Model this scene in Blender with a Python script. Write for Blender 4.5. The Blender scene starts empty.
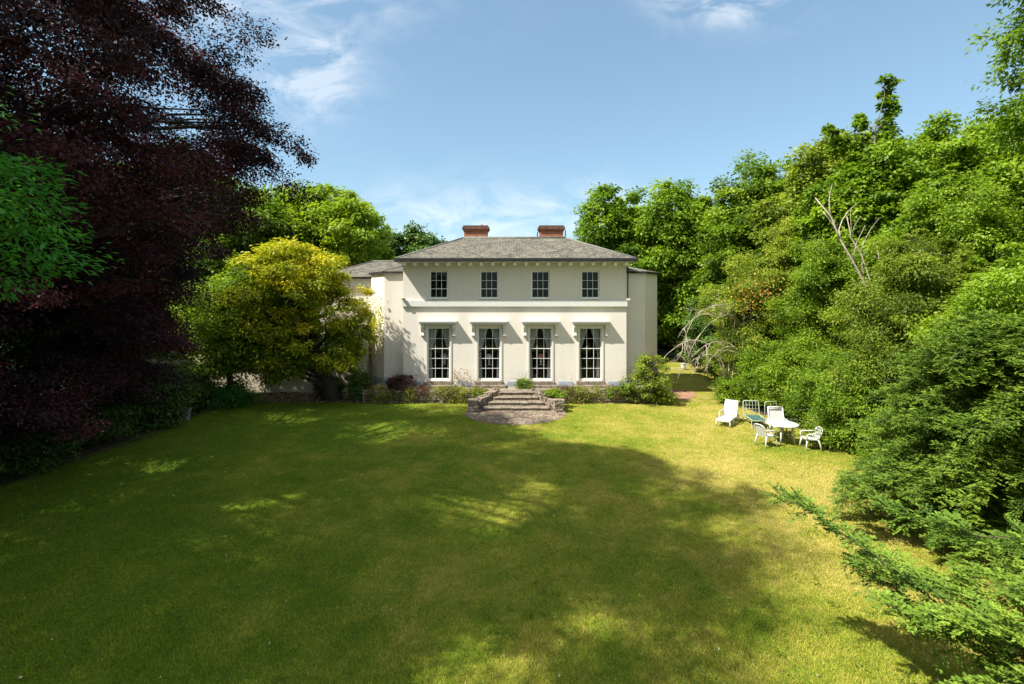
import bpy, bmesh, math, random
import numpy as np
from mathutils import Vector
R = math.radians
random.seed(7)
rng = np.random.default_rng(11)
scene = bpy.context.scene
COL = scene.collection

# ------------------------------------------------------------ camera, sky, sun
CAM_H = 5.0
cam_d = bpy.data.cameras.new('camera'); cam = bpy.data.objects.new('camera', cam_d); COL.objects.link(cam)
cam.location = (0, 0, CAM_H); cam.rotation_euler = (R(90), 0, 0)
cam_d.sensor_width = 36; cam_d.lens = 500/1024*36; cam_d.shift_y = -42/1024
cam_d.clip_start = 0.05; cam_d.clip_end = 5000
scene.camera = cam
SUN = Vector((-1.95, -1.0, 2.8)).normalized()          # towards the sun
w = bpy.data.worlds.new('World'); scene.world = w; w.use_nodes = True
nt = w.node_tree; nt.nodes.clear()
N = nt.nodes.new; LK = nt.links.new
out = N('ShaderNodeOutputWorld'); bg = N('ShaderNodeBackground'); sky = N('ShaderNodeTexSky')
sky.sky_type = 'NISHITA'; sky.sun_disc = False
sky.sun_elevation = math.asin(SUN.z); sky.sun_rotation = math.atan2(SUN.x, SUN.y) % (2*math.pi)
sky.air_density = 1.0; sky.dust_density = 0.5; sky.ozone_density = 1.0
bg.inputs['Strength'].default_value = 0.118
# thin fair-weather cloud wisps, placed by direction on the sky
tc = N('ShaderNodeTexCoord'); sep = N('ShaderNodeSeparateXYZ'); LK(tc.outputs['Generated'], sep.inputs[0])
def M(op, a, b=None, c=None):
    m = N('ShaderNodeMath'); m.operation = op
    for i, v in enumerate((a, b, c)):
        if v is None: continue
        if isinstance(v, (int, float)): m.inputs[i].default_value = v
        else: LK(v, m.inputs[i])
    return m.outputs[0]
zz = M('MAXIMUM', sep.outputs[2], 0.03)
yy = M('MAXIMUM', sep.outputs[1], 0.02)
u = M('DIVIDE', sep.outputs[0], yy); v = M('DIVIDE', sep.outputs[2], yy)   # gnomonic coordinates towards the north
def blob(u0, v0, su, sv):
    a = M('POWER', M('DIVIDE', M('SUBTRACT', u, u0), su), 2.0); b = M('POWER', M('DIVIDE', M('SUBTRACT', v, v0), sv), 2.0)
    return M('POWER', 2.718, M('MULTIPLY', M('ADD', a, b), -1.0))
comb = N('ShaderNodeCombineXYZ'); LK(M('MULTIPLY', u, 4.6), comb.inputs[0]); LK(M('MULTIPLY', v, 9.0), comb.inputs[1])
nz = N('ShaderNodeTexNoise'); nz.inputs['Scale'].default_value = 1.6; nz.inputs['Detail'].default_value = 7; nz.inputs['Roughness'].default_value = 0.62; nz.inputs['Distortion'].default_value = 0.5
LK(comb.outputs[0], nz.inputs['Vector'])
mask = M('ADD', M('ADD', M('MULTIPLY', blob(-0.40, 0.45, 0.09, 0.08), 1.0), M('MULTIPLY', blob(0.42, 0.60, 0.13, 0.05), 0.75)),
         M('ADD', M('MULTIPLY', blob(0.0, 0.15, 0.42, 0.07), 0.75), M('MULTIPLY', blob(-0.5, 0.60, 0.3, 0.08), 0.45)))
cl = M('MULTIPLY', M('MULTIPLY', M('MAXIMUM', M('SUBTRACT', nz.outputs[0], 0.42), 0.0), 3.6), mask)
cl = M('MINIMUM', M('ADD', cl, 0.0), 0.40)
# unseen broken cloud, added overhead and behind the viewpoint to brighten the shade
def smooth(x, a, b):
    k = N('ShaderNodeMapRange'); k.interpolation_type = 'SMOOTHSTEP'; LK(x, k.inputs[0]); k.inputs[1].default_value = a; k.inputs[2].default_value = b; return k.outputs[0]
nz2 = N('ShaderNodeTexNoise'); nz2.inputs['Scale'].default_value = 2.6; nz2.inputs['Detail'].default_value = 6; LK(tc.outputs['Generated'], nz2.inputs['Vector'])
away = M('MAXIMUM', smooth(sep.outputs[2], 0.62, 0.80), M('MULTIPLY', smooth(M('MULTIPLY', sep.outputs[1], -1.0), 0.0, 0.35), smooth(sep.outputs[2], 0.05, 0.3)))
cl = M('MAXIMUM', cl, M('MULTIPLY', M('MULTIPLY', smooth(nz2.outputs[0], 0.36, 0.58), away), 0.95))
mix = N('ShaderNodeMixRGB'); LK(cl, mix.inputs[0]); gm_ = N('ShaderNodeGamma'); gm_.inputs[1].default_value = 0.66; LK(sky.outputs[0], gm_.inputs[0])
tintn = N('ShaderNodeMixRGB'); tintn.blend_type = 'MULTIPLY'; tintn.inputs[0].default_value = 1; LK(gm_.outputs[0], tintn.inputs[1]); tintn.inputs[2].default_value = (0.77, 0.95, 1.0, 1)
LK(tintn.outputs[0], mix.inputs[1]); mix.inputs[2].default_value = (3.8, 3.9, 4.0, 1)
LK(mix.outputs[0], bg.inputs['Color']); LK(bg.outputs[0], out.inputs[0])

sd = bpy.data.lights.new('sun', 'SUN'); sd.energy = 3.75; sd.angle = R(0.53); sd.color = (1.0, 0.95, 0.86)
so = bpy.data.objects.new('sun', sd); COL.objects.link(so); so.rotation_euler = (-SUN).to_track_quat('-Z', 'Y').to_euler(); so.location = (-30, -15, 40)
vs = scene.view_settings
vs.view_transform = 'Standard'; vs.look = 'None'; vs.exposure = 1.45; vs.gamma = 1; vs.use_curve_mapping = False
scene.cycles.max_bounces = 7; scene.cycles.diffuse_bounces = 4; scene.cycles.transmission_bounces = 5; scene.cycles.transparent_max_bounces = 12
scene.cycles.glossy_bounces = 2; scene.cycles.use_denoising = True
scene.cycles.caustics_reflective = False; scene.cycles.caustics_refractive = False
scene.cycles.sample_clamp_indirect = 6

# ------------------------------------------------------------ materials
def newmat(name):
    m = bpy.data.materials.new(name); m.use_nodes = True
    n = m.node_tree; n.nodes.clear()
    o = n.nodes.new('ShaderNodeOutputMaterial')
    return m, n, o
def ramp(n, fac, stops):
    r = n.nodes.new('ShaderNodeValToRGB'); e = r.color_ramp.elements
    while len(e) < len(stops): e.new(0.5)
    for i, (p, c) in enumerate(stops):
        e[i].position = p; e[i].color = (*c, 1)
    n.links.new(fac, r.inputs[0]); return r.outputs[0]
def noise(n, vec, scale, detail=4, rough=0.55, dist=0.0):
    t = n.nodes.new('ShaderNodeTexNoise'); t.inputs['Scale'].default_value = scale; t.inputs['Detail'].default_value = detail
    t.inputs['Roughness'].default_value = rough; t.inputs['Distortion'].default_value = dist
    if vec is not None: n.links.new(vec, t.inputs['Vector'])
    return t.outputs[0]
def mixc(n, fac, a, b, mode='MIX'):
    m = n.nodes.new('ShaderNodeMixRGB'); m.blend_type = mode
    for i, v in ((0, fac), (1, a), (2, b)):
        if isinstance(v, (int, float)): m.inputs[i].default_value = v
        elif isinstance(v, tuple): m.inputs[i].default_value = (*v, 1)
        else: n.links.new(v, m.inputs[i])
    return m.outputs[0]
def pos(n, scale=None):
    g = n.nodes.new('ShaderNodeNewGeometry')
    if scale is None: return g.outputs['Position']
    mp = n.nodes.new('ShaderNodeMapping'); mp.inputs['Scale'].default_value = scale
    n.links.new(g.outputs['Position'], mp.inputs['Vector']); return mp.outputs[0]
def bump(n, h, strength, dist=0.02):
    b = n.nodes.new('ShaderNodeBump'); b.inputs['Strength'].default_value = strength; b.inputs['Distance'].default_value = dist
    n.links.new(h, b.inputs['Height']); return b.outputs[0]
def prin(n, o, col, rough=0.8, spec=0.3, nrm=None, metal=0.0):
    p = n.nodes.new('ShaderNodeBsdfPrincipled')
    if isinstance(col, tuple): p.inputs['Base Color'].default_value = (*col, 1)
    else: n.links.new(col, p.inputs['Base Color'])
    p.inputs['Roughness'].default_value = rough; p.inputs['Specular IOR Level'].default_value = spec; p.inputs['Metallic'].default_value = metal
    if nrm is not None: n.links.new(nrm, p.inputs['Normal'])
    n.links.new(p.outputs[0], o.inputs[0]); return p
def simple(name, col, rough=0.7, var=0.12, scale=6.0, bmp=0.15, spec=0.3, metal=0.0):
    m, n, o = newmat(name)
    f = noise(n, pos(n), scale, 5, 0.6)
    dark = tuple(c*(1-var) for c in col); lite = tuple(min(1, c*(1+var)) for c in col)
    c = ramp(n, f, [(0.3, dark), (0.7, lite)])
    prin(n, o, c, rough, spec, bump(n, noise(n, pos(n), scale*6, 3), bmp, 0.01) if bmp else None, metal)
    return m
def leafmat(name, stops, trans=0.35, rough=0.5, spec=0.25):
    m, n, o = newmat(name)
    a = n.nodes.new('ShaderNodeAttribute'); a.attribute_name = 'tint'
    c = ramp(n, a.outputs['Fac'], stops)
    p = n.nodes.new('ShaderNodeBsdfPrincipled'); n.links.new(c, p.inputs['Base Color']); p.inputs['Roughness'].default_value = rough; p.inputs['Specular IOR Level'].default_value = spec
    t = n.nodes.new('ShaderNodeBsdfTranslucent'); n.links.new(mixc(n, 1.0, c, (1.35, 1.35, 0.6), 'MULTIPLY'), t.inputs['Color'])
    ms = n.nodes.new('ShaderNodeMixShader'); ms.inputs[0].default_value = trans
    n.links.new(p.outputs[0], ms.inputs[1]); n.links.new(t.outputs[0], ms.inputs[2]); n.links.new(ms.outputs[0], o.inputs[0])
    return m
def lin(*c): return tuple(c)

def stucco(name, base, stain, warm):
    m, n, o = newmat(name)
    big = noise(n, pos(n, (0.35, 0.35, 0.9)), 1.2, 5, 0.6, 0.4)
    streak = noise(n, pos(n, (2.2, 2.2, 0.25)), 1.8, 5, 0.65)
    c = mixc(n, ramp(n, big, [(0.35, (0, 0, 0)), (0.75, (1, 1, 1))]), base, warm)
    c = mixc(n, ramp(n, streak, [(0.54, (0, 0, 0)), (0.90, (0.6, 0.6, 0.6))]), c, stain)
    # grime that rises from the ground line
    g = n.nodes.new('ShaderNodeSeparateXYZ'); n.links.new(pos(n), g.inputs[0])
    mr = n.nodes.new('ShaderNodeMapRange'); mr.inputs[1].default_value = 0.6; mr.inputs[2].default_value = 1.5; mr.inputs[3].default_value = 0.5; mr.inputs[4].default_value = 0.0
    n.links.new(g.outputs[2], mr.inputs[0])
    gm = mixc(n, 1.0, mr.outputs[0], ramp(n, noise(n, pos(n), 5, 5), [(0.35, (0, 0, 0)), (0.65, (1, 1, 1))]), 'MULTIPLY')
    c = mixc(n, gm, c, (0.36, 0.33, 0.27))
    prin(n, o, c, 0.85, 0.2, bump(n, noise(n, pos(n), 30, 4), 0.25, 0.01))
    return m
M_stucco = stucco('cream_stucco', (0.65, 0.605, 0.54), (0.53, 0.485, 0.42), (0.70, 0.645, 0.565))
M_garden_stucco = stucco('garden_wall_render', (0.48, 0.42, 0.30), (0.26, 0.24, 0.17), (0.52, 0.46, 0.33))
M_white = simple('off_white_trim', (0.62, 0.62, 0.58), 0.5, 0.06, 4, 0.05)
M_frame = simple('white_window_paint', (0.80, 0.80, 0.76), 0.4, 0.04, 5, 0.0)
M_plinth = simple('blue_grey_plinth_paint', (0.30, 0.34, 0.39), 0.7, 0.2, 5, 0.2)
M_stonestep = simple('worn_sandstone', (0.20, 0.165, 0.125), 0.9, 0.5, 5, 0.5)
M_gutter = simple('dark_lead_gutter', (0.022, 0.023, 0.022), 0.85, 0.3, 5, 0.1)
M_lead = simple('ridge_lead', (0.17, 0.165, 0.145), 0.85, 0.2, 5, 0.1)
M_plastic = simple('white_garden_plastic', (0.50, 0.50, 0.47), 0.35, 0.05, 9, 0.0, 0.5)
M_paint_tube = simple('pale_green_tube', (0.36, 0.42, 0.33), 0.4, 0.2, 20, 0.0, 0.5)
M_teal = simple('faded_teal_fabric', (0.055, 0.13, 0.105), 0.8, 0.3, 10, 0.2)
M_black = simple('black_rubber', (0.015, 0.015, 0.016), 0.6, 0.1, 10, 0.0)
M_mesh_grey = simple('grey_sling_fabric', (0.42, 0.40, 0.38), 0.7, 0.1, 20, 0.1)
M_terracotta = simple('terracotta', (0.42, 0.13, 0.07), 0.8, 0.2, 12, 0.2)
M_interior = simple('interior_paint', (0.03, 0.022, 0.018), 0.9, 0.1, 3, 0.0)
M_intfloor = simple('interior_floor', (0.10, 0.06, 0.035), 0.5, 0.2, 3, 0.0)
M_curtain = simple('white_curtain_cloth', (0.42, 0.42, 0.42), 0.9, 0.08, 8, 0.1)
M_dwood = simple('dark_wood', (0.10, 0.055, 0.03), 0.5, 0.2, 8, 0.1)
M_shade = simple('lamp_shade_cloth', (0.80, 0.76, 0.68), 0.8, 0.05, 8, 0.0)
M_pink = simple('salmon_cloth', (0.62, 0.25, 0.18), 0.8, 0.1, 8, 0.0)
M_bin = simple('pale_grey_bin', (0.22, 0.25, 0.30), 0.5, 0.1, 8, 0.0)
M_bark = simple('brown_bark', (0.075, 0.055, 0.04), 0.95, 0.4, 9, 0.8)
M_bark_grey = simple('grey_bark', (0.17, 0.15, 0.12), 0.95, 0.35, 9, 0.8)
M_deadwood = simple('bleached_dead_wood', (0.42, 0.35, 0.27), 0.9, 0.35, 9, 0.5)
M_bark_dark = simple('dark_beech_bark', (0.04, 0.035, 0.03), 0.95, 0.3, 9, 0.6)

def glassmat():
    m, n, o = newmat('window_glass')
    g = n.nodes.new('ShaderNodeBsdfGlossy'); g.inputs['Roughness'].default_value = 0.02; g.inputs['Color'].default_value = (0.9, 0.95, 1, 1)
    t = n.nodes.new('ShaderNodeBsdfTransparent'); t.inputs['Color'].default_value = (0.86, 0.90, 0.88, 1)
    ms = n.nodes.new('ShaderNodeMixShader'); ms.inputs[0].default_value = 0.02
    n.links.new(bump(n, noise(n, pos(n), 1.7, 2), 0.12, 0.02), g.inputs['Normal'])
    n.links.new(t.outputs[0], ms.inputs[1]); n.links.new(g.outputs[0], ms.inputs[2]); n.links.new(ms.outputs[0], o.inputs[0]); return m
M_glass = glassmat()

def slatemat():
    m, n, o = newmat('weathered_slate')
    uv = n.nodes.new('ShaderNodeUVMap')
    br = n.nodes.new('ShaderNodeTexBrick'); n.links.new(uv.outputs[0], br.inputs['Vector'])
    br.inputs['Scale'].default_value = 1.0; br.inputs['Brick Width'].default_value = 0.30; br.inputs['Row Height'].default_value = 0.17
    br.inputs['Mortar Size'].default_value = 0.012; br.inputs['Color1'].default_value = (0.085, 0.080, 0.072, 1); br.inputs['Color2'].default_value = (0.155, 0.143, 0.12, 1); br.inputs['Mortar'].default_value = (0.035, 0.033, 0.03, 1)
    br.offset = 0.5
    lich = noise(n, pos(n), 2.2, 8, 0.7)
    sp = noise(n, pos(n), 11, 4, 0.7)
    c = mixc(n, ramp(n, lich, [(0.45, (0, 0, 0)), (0.68, (0.75, 0.75, 0.75))]), br.outputs[0], (0.24, 0.22, 0.16))
    c = mixc(n, ramp(n, sp, [(0.55, (0, 0, 0)), (0.72, (0.8, 0.8, 0.8))]), c, (0.34, 0.32, 0.23))
    c = mixc(n, ramp(n, noise(n, pos(n), 7.5, 6, 0.75), [(0.50, (0, 0, 0)), (0.62, (0.8, 0.8, 0.8))]), c, (0.04, 0.04, 0.036))
    hb = n.nodes.new('ShaderNodeMixRGB'); hb.blend_type = 'ADD'; hb.inputs[0].default_value = 0.4
    n.links.new(br.outputs['Fac'], hb.inputs[1]); n.links.new(sp, hb.inputs[2])
    inv = n.nodes.new('ShaderNodeInvert'); n.links.new(hb.outputs[0], inv.inputs[1])
    prin(n, o, c, 0.9, 0.12, bump(n, inv.outputs[0], 0.8, 0.03)); return m
M_slate = slatemat()
def brickmat():
    m, n, o = newmat('red_brick')
    uv = n.nodes.new('ShaderNodeUVMap')
    br = n.nodes.new('ShaderNodeTexBrick'); n.links.new(uv.outputs[0], br.inputs['Vector'])
    br.inputs['Scale'].default_value = 1.0; br.inputs['Brick Width'].default_value = 0.225; br.inputs['Row Height'].default_value = 0.075
    br.inputs['Mortar Size'].default_value = 0.008; br.inputs['Color1'].default_value = (0.40, 0.12, 0.06, 1); br.inputs['Color2'].default_value = (0.27, 0.085, 0.045, 1); br.inputs['Mortar'].default_value = (0.28, 0.22, 0.17, 1)
    c = mixc(n, ramp(n, noise(n, pos(n), 4, 5, 0.7), [(0.5, (0, 0, 0)), (0.75, (0.6, 0.6, 0.6))]), br.outputs[0], (0.12, 0.08, 0.06))
    prin(n, o, c, 0.9, 0.2, bump(n, noise(n, pos(n), 40, 3), 0.4, 0.01)); return m
M_brick = brickmat()
def rubblemat(name, tones, moss=(0.10, 0.11, 0.03), mossamt=0.6):
    m, n, o = newmat(name)
    a = n.nodes.new('ShaderNodeAttribute'); a.attribute_name = 'tint'
    c = ramp(n, a.outputs['Fac'], tones)
    c = mixc(n, ramp(n, noise(n, pos(n), 22, 5, 0.7), [(0.35, (0.55, 0.55, 0.55)), (0.65, (1.25, 1.25, 1.25))]), c, c, 'MIX') if False else mixc(n, 0.7, c, ramp(n, noise(n, pos(n), 16, 5, 0.7), [(0.3, (0.45, 0.45, 0.45)), (0.7, (1, 1, 1))]), 'MULTIPLY')
    c = mixc(n, ramp(n, noise(n, pos(n), 2.3, 5, 0.7), [(0.48, (0, 0, 0)), (0.66, (mossamt,)*3)]), c, moss)
    prin(n, o, c, 0.95, 0.15, bump(n, noise(n, pos(n), 26, 5, 0.7), 0.7, 0.02)); return m
M_rubble = rubblemat('rubble_stone', [(0.0, (0.14, 0.115, 0.09)), (0.35, (0.27, 0.22, 0.17)), (0.65, (0.36, 0.29, 0.23)), (1.0, (0.44, 0.33, 0.28))])
M_sootbrick = simple('sooty_brick', (0.13, 0.065, 0.045), 0.95, 0.4, 9, 0.4)
M_mortar = simple('earth_mortar', (0.12, 0.10, 0.075), 0.95, 0.35, 8, 0.6)

def lawncol(n):
    p = pos(n)
    big = noise(n, p, 0.22, 6, 0.62, 0.6); mid = noise(n, p, 1.1, 6, 0.68, 0.4); fine = noise(n, p, 9, 5, 0.7)
    sx = n.nodes.new('ShaderNodeSeparateXYZ'); n.links.new(p, sx.inputs[0])
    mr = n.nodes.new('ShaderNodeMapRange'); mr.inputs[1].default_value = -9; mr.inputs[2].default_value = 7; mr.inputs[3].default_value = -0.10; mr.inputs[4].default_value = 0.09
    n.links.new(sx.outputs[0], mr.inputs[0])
    def ma(op, a, b):
        k = n.nodes.new('ShaderNodeMath'); k.operation = op
        for i, v in enumerate((a, b)):
            if isinstance(v, (int, float)): k.inputs[i].default_value = v
            else: n.links.new(v, k.inputs[i])
        return k.outputs[0]
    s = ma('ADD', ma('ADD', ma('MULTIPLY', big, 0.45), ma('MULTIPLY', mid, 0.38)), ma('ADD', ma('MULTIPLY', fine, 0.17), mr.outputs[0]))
    return s, fine
LAWN_STOPS = [(0.38, (0.100, 0.170, 0.014)), (0.47, (0.160, 0.215, 0.020)), (0.56, (0.27, 0.265, 0.038)), (0.67, (0.40, 0.335, 0.090))]
def lawnmat():
    m, n, o = newmat('lawn_turf')
    s, fine = lawncol(n)
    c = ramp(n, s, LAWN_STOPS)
    c = mixc(n, 0.55, c, ramp(n, noise(n, pos(n), 45, 4, 0.75), [(0.35, (0.35, 0.35, 0.35)), (0.65, (1, 1, 1))]), 'MULTIPLY')
    prin(n, o, c, 0.95, 0.1, bump(n, noise(n, pos(n), 35, 4, 0.7), 1.0, 0.03)); return m
M_lawn = lawnmat()
def blademat():
    m, n, o = newmat('grass_blades')
    s, fine = lawncol(n)
    a = n.nodes.new('ShaderNodeAttribute'); a.attribute_name = 'tint'
    k = n.nodes.new('ShaderNodeMath'); k.operation = 'MULTIPLY_ADD'; n.links.new(a.outputs['Fac'], k.inputs[0]); k.inputs[1].default_value = 0.16; n.links.new(s, k.inputs[2])
    k2 = n.nodes.new('ShaderNodeMath'); k2.operation = 'SUBTRACT'; n.links.new(k.outputs[0], k2.inputs[0]); k2.inputs[1].default_value = 0.08
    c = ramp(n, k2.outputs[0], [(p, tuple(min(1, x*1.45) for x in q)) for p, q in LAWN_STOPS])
    d = n.nodes.new('ShaderNodeBsdfDiffuse'); n.links.new(c, d.inputs[0])
    t = n.nodes.new('ShaderNodeBsdfTranslucent'); n.links.new(c, t.inputs[0])
    ms = n.nodes.new('ShaderNodeMixShader'); ms.inputs[0].default_value = 0.3
    n.links.new(d.outputs[0], ms.inputs[1]); n.links.new(t.outputs[0], ms.inputs[2]); n.links.new(ms.outputs[0], o.inputs[0]); return m
M_blade = blademat()
def groundmat(name, stops, scale, b=0.8):
    m, n, o = newmat(name)
    s = noise(n, pos(n), scale, 8, 0.7, 0.3)
    prin(n, o, ramp(n, s, stops), 0.95, 0.1, bump(n, noise(n, pos(n), scale*8, 5, 0.7), b, 0.03)); return m
M_earth = groundmat('woodland_earth', [(0.3, (0.035, 0.028, 0.018)), (0.55, (0.075, 0.055, 0.035)), (0.7, (0.15, 0.11, 0.07))], 3.0)
M_ground = groundmat('rough_grassland', [(0.3, (0.03, 0.05, 0.012)), (0.6, (0.08, 0.10, 0.03))], 0.8)
M_terrace = groundmat('terrace_gravel', [(0.3, (0.16, 0.13, 0.09)), (0.5, (0.28, 0.23, 0.17)), (0.7, (0.36, 0.30, 0.22))], 5.0)
M_paving = groundmat('cobbled_paving', [(0.32, (0.10, 0.075, 0.055)), (0.5, (0.20, 0.15, 0.11)), (0.68, (0.30, 0.22, 0.165))], 4.0)
M_brickpath = groundmat('old_brick_path', [(0.32, (0.16, 0.08, 0.05)), (0.5, (0.31, 0.17, 0.11)), (0.68, (0.40, 0.25, 0.17))], 3.5)

# ------------------------------------------------------------ mesh helpers
class MB:
    def __init__(s): s.v = []; s.f = []; s.uv = []; s.t = []
    def quad(s, a, b, c, d, uv=None, t=0.5):
        i = len(s.v); s.v += [tuple(a), tuple(b), tuple(c), tuple(d)]; s.f.append((i, i+1, i+2, i+3)); s.uv.append(uv); s.t.append(t)
    def poly(s, pts, uv=None, t=0.5):
        i = len(s.v); s.v += [tuple(p) for p in pts]; s.f.append(tuple(range(i, i+len(pts)))); s.uv.append(uv); s.t.append(t)
    def box(s, x0, x1, y0, y1, z0, z1, t=0.5):
        s.hexa([(x0,y0,z0),(x1,y0,z0),(x1,y1,z0),(x0,y1,z0),(x0,y0,z1),(x1,y0,z1),(x1,y1,z1),(x0,y1,z1)], t)
    def hexa(s, p, t=0.5):
        i = len(s.v); s.v += [tuple(q) for q in p]
        for f in ((0,3,2,1),(4,5,6,7),(0,1,5,4),(1,2,6,5),(2,3,7,6),(3,0,4,7)):
            s.f.append(tuple(i+k for k in f)); s.uv.append(None); s.t.append(t)
    def tube(s, pts, rad, n=7, t=0.5, cap=True):
        pts = [Vector(p) for p in pts]
        if isinstance(rad, (int, float)): rad = [rad]*len(pts)
        i0 = len(s.v); up = None
        for k, p in enumerate(pts):
            d = (pts[min(k+1, len(pts)-1)] - pts[max(k-1, 0)]).normalized()
            if up is None:
                up = Vector((0,0,1)) if abs(d.z) < 0.9 else Vector((1,0,0))
            a = d.cross(up).normalized(); b = a.cross(d).normalized(); up = b
            for j in range(n):
                th = 2*math.pi*j/n
                s.v.append(tuple(p + (a*math.cos(th) + b*math.sin(th))*rad[k]))
        for k in range(len(pts)-1):
            for j in range(n):
                s.f.append((i0+k*n+j, i0+k*n+(j+1)%n, i0+(k+1)*n+(j+1)%n, i0+(k+1)*n+j)); s.uv.append(None); s.t.append(t)
        if cap:
            s.f.append(tuple(i0+j for j in range(n))[::-1]); s.uv.append(None); s.t.append(t)
            s.f.append(tuple(i0+(len(pts)-1)*n+j for j in range(n))); s.uv.append(None); s.t.append(t)
    def lathe(s, prof, c=(0,0,0), n=20, t=0.5):
        i0 = len(s.v)
        for r, z in prof:
            for j in range(n):
                th = 2*math.pi*j/n; s.v.append((c[0]+r*math.cos(th), c[1]+r*math.sin(th), c[2]+z))
        for k in range(len(prof)-1):
            for j in range(n):
                s.f.append((i0+k*n+j, i0+k*n+(j+1)%n, i0+(k+1)*n+(j+1)%n, i0+(k+1)*n+j)); s.uv.append(None); s.t.append(t)
        s.f.append(tuple(i0+j for j in range(n))[::-1]); s.uv.append(None); s.t.append(t)
        s.f.append(tuple(i0+(len(prof)-1)*n+j for j in range(n))); s.uv.append(None); s.t.append(t)
    def build(s, name, mat, parent=None, smooth=False, bev=0.0, loc=None):
        me = bpy.data.meshes.new(name); me.from_pydata(s.v, [], s.f); me.update()
        me.materials.append(mat)
        a = me.attributes.new('tint', 'FLOAT', 'FACE'); a.data.foreach_set('value', np.array(s.t, dtype=np.float32))
        if any(u is not None for u in s.uv):
            L = me.uv_layers.new(name='UVMap')
            li = 0
            for f, u in zip(s.f, s.uv):
                for k in range(len(f)):
                    if u is not None: L.data[li].uv = u[k]
                    li += 1
        if smooth: me.shade_smooth()
        o = bpy.data.objects.new(name, me); COL.objects.link(o)
        if parent is not None: o.parent = parent
        if loc is not None: o.location = loc
        if bev:
            b = o.modifiers.new('bevel', 'BEVEL'); b.width = bev; b.segments = 2; b.limit_method = 'ANGLE'
        return o
def np_mesh(name, V, nper, mat, parent=None, tint=None):
    """V: (n, nper, 3) polygons with unshared vertices"""
    n = V.shape[0]; me = bpy.data.meshes.new(name)
    me.vertices.add(n*nper); me.vertices.foreach_set('co', V.reshape(-1).astype(np.float32))
    me.loops.add(n*nper); me.loops.foreach_set('vertex_index', np.arange(n*nper, dtype=np.int32))
    me.polygons.add(n); me.polygons.foreach_set('loop_start', np.arange(0, n*nper, nper, dtype=np.int32))
    me.update(calc_edges=True)
    a = me.attributes.new('tint', 'FLOAT', 'FACE')
    a.data.foreach_set('value', (np.full(n, .5) if tint is None else np.clip(tint, 0, 1)).astype(np.float32))
    me.materials.append(mat)
    o = bpy.data.objects.new(name, me); COL.objects.link(o)
    if parent is not None: o.parent = parent
    return o
def empty(name, loc=(0,0,0), rz=0):
    o = bpy.data.objects.new(name, None); COL.objects.link(o); o.location = loc; o.rotation_euler = (0,0,rz); o.empty_display_size = 0.2; return o
def tag(o, label=None, cat=None, group=None, kind=None):
    if label: o['label'] = label
    if cat: o['category'] = cat
    if group: o['group'] = group
    if kind: o['kind'] = kind
    return o
def nrm(a): return a/np.maximum(np.linalg.norm(a, axis=-1, keepdims=True), 1e-9)
def pnoise(P, s, seed=0):
    """cheap smooth pseudo noise in -1..1"""
    q = P*s + seed*7.31
    return (np.sin(q[..., 0]*1.7 + np.sin(q[..., 1]*1.3+seed)) + np.sin(q[..., 1]*2.1 + np.sin(q[..., 2]*1.9)) + np.sin(q[..., 2]*1.5 + np.sin(q[..., 0]*2.3)))/3

# ------------------------------------------------------------ foliage
def leaves(P, Nv, L, W, fold=0.25, along=None):
    n = len(P)
    A = nrm(rng.normal(size=(n, 3)) if along is None else along + 0.35*rng.normal(size=(n, 3)))
    A = nrm(A - Nv*np.sum(A*Nv, 1, keepdims=True)); B = np.cross(Nv, A)
    L = np.asarray(L)*rng.uniform(.7, 1.25, n); Wd = np.asarray(W)*rng.uniform(.75, 1.2, n)
    V = np.empty((n, 4, 3))
    V[:, 0] = P; V[:, 2] = P + A*L[:, None]
    mid = P + A*(L*0.45)[:, None] + Nv*(Wd*fold)[:, None]
    V[:, 1] = mid + B*Wd[:, None]*.5; V[:, 3] = mid - B*Wd[:, None]*.5
    return V
def lobe_boughs(lobes, spacing, rb, shell=(0.72, 1.0), base=(0, 0), zmin=0.3, lump=0.12, seed=0):
    """bough centres on the shells of the lobes; a few inside for body"""
    C = []; O = []; Rr = []
    for (cx, cy, cz, rx, ry, rz) in lobes:
        area = 4*math.pi*((rx*ry)**1.6/3 + (rx*rz)**1.6/3 + (ry*rz)**1.6/3)**(1/1.6)
        n = max(7, int(area/(spacing**2)))
        d = nrm(rng.normal(size=(n, 3)))
        k = rng.uniform(shell[0], shell[1], n)*(1 + lump*pnoise(d, 2.6, seed+cx))
        p = np.array([cx, cy, cz]) + d*np.array([rx, ry, rz])*k[:, None]
        C.append(p); O.append(nrm(d/np.array([rx, ry, rz]))); Rr.append(rb*rng.uniform(.65, 1.3, n))
    C = np.concatenate(C); O = np.concatenate(O); Rr = np.concatenate(Rr)
    # drop those buried inside another lobe
    keep = C[:, 2] > zmin
    for (cx, cy, cz, rx, ry, rz) in lobes:
        q = (C - np.array([cx, cy, cz]))/np.array([rx, ry, rz])
        keep &= (np.sum(q*q, 1) > 0.36)
    return C[keep], O[keep], Rr[keep]
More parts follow.
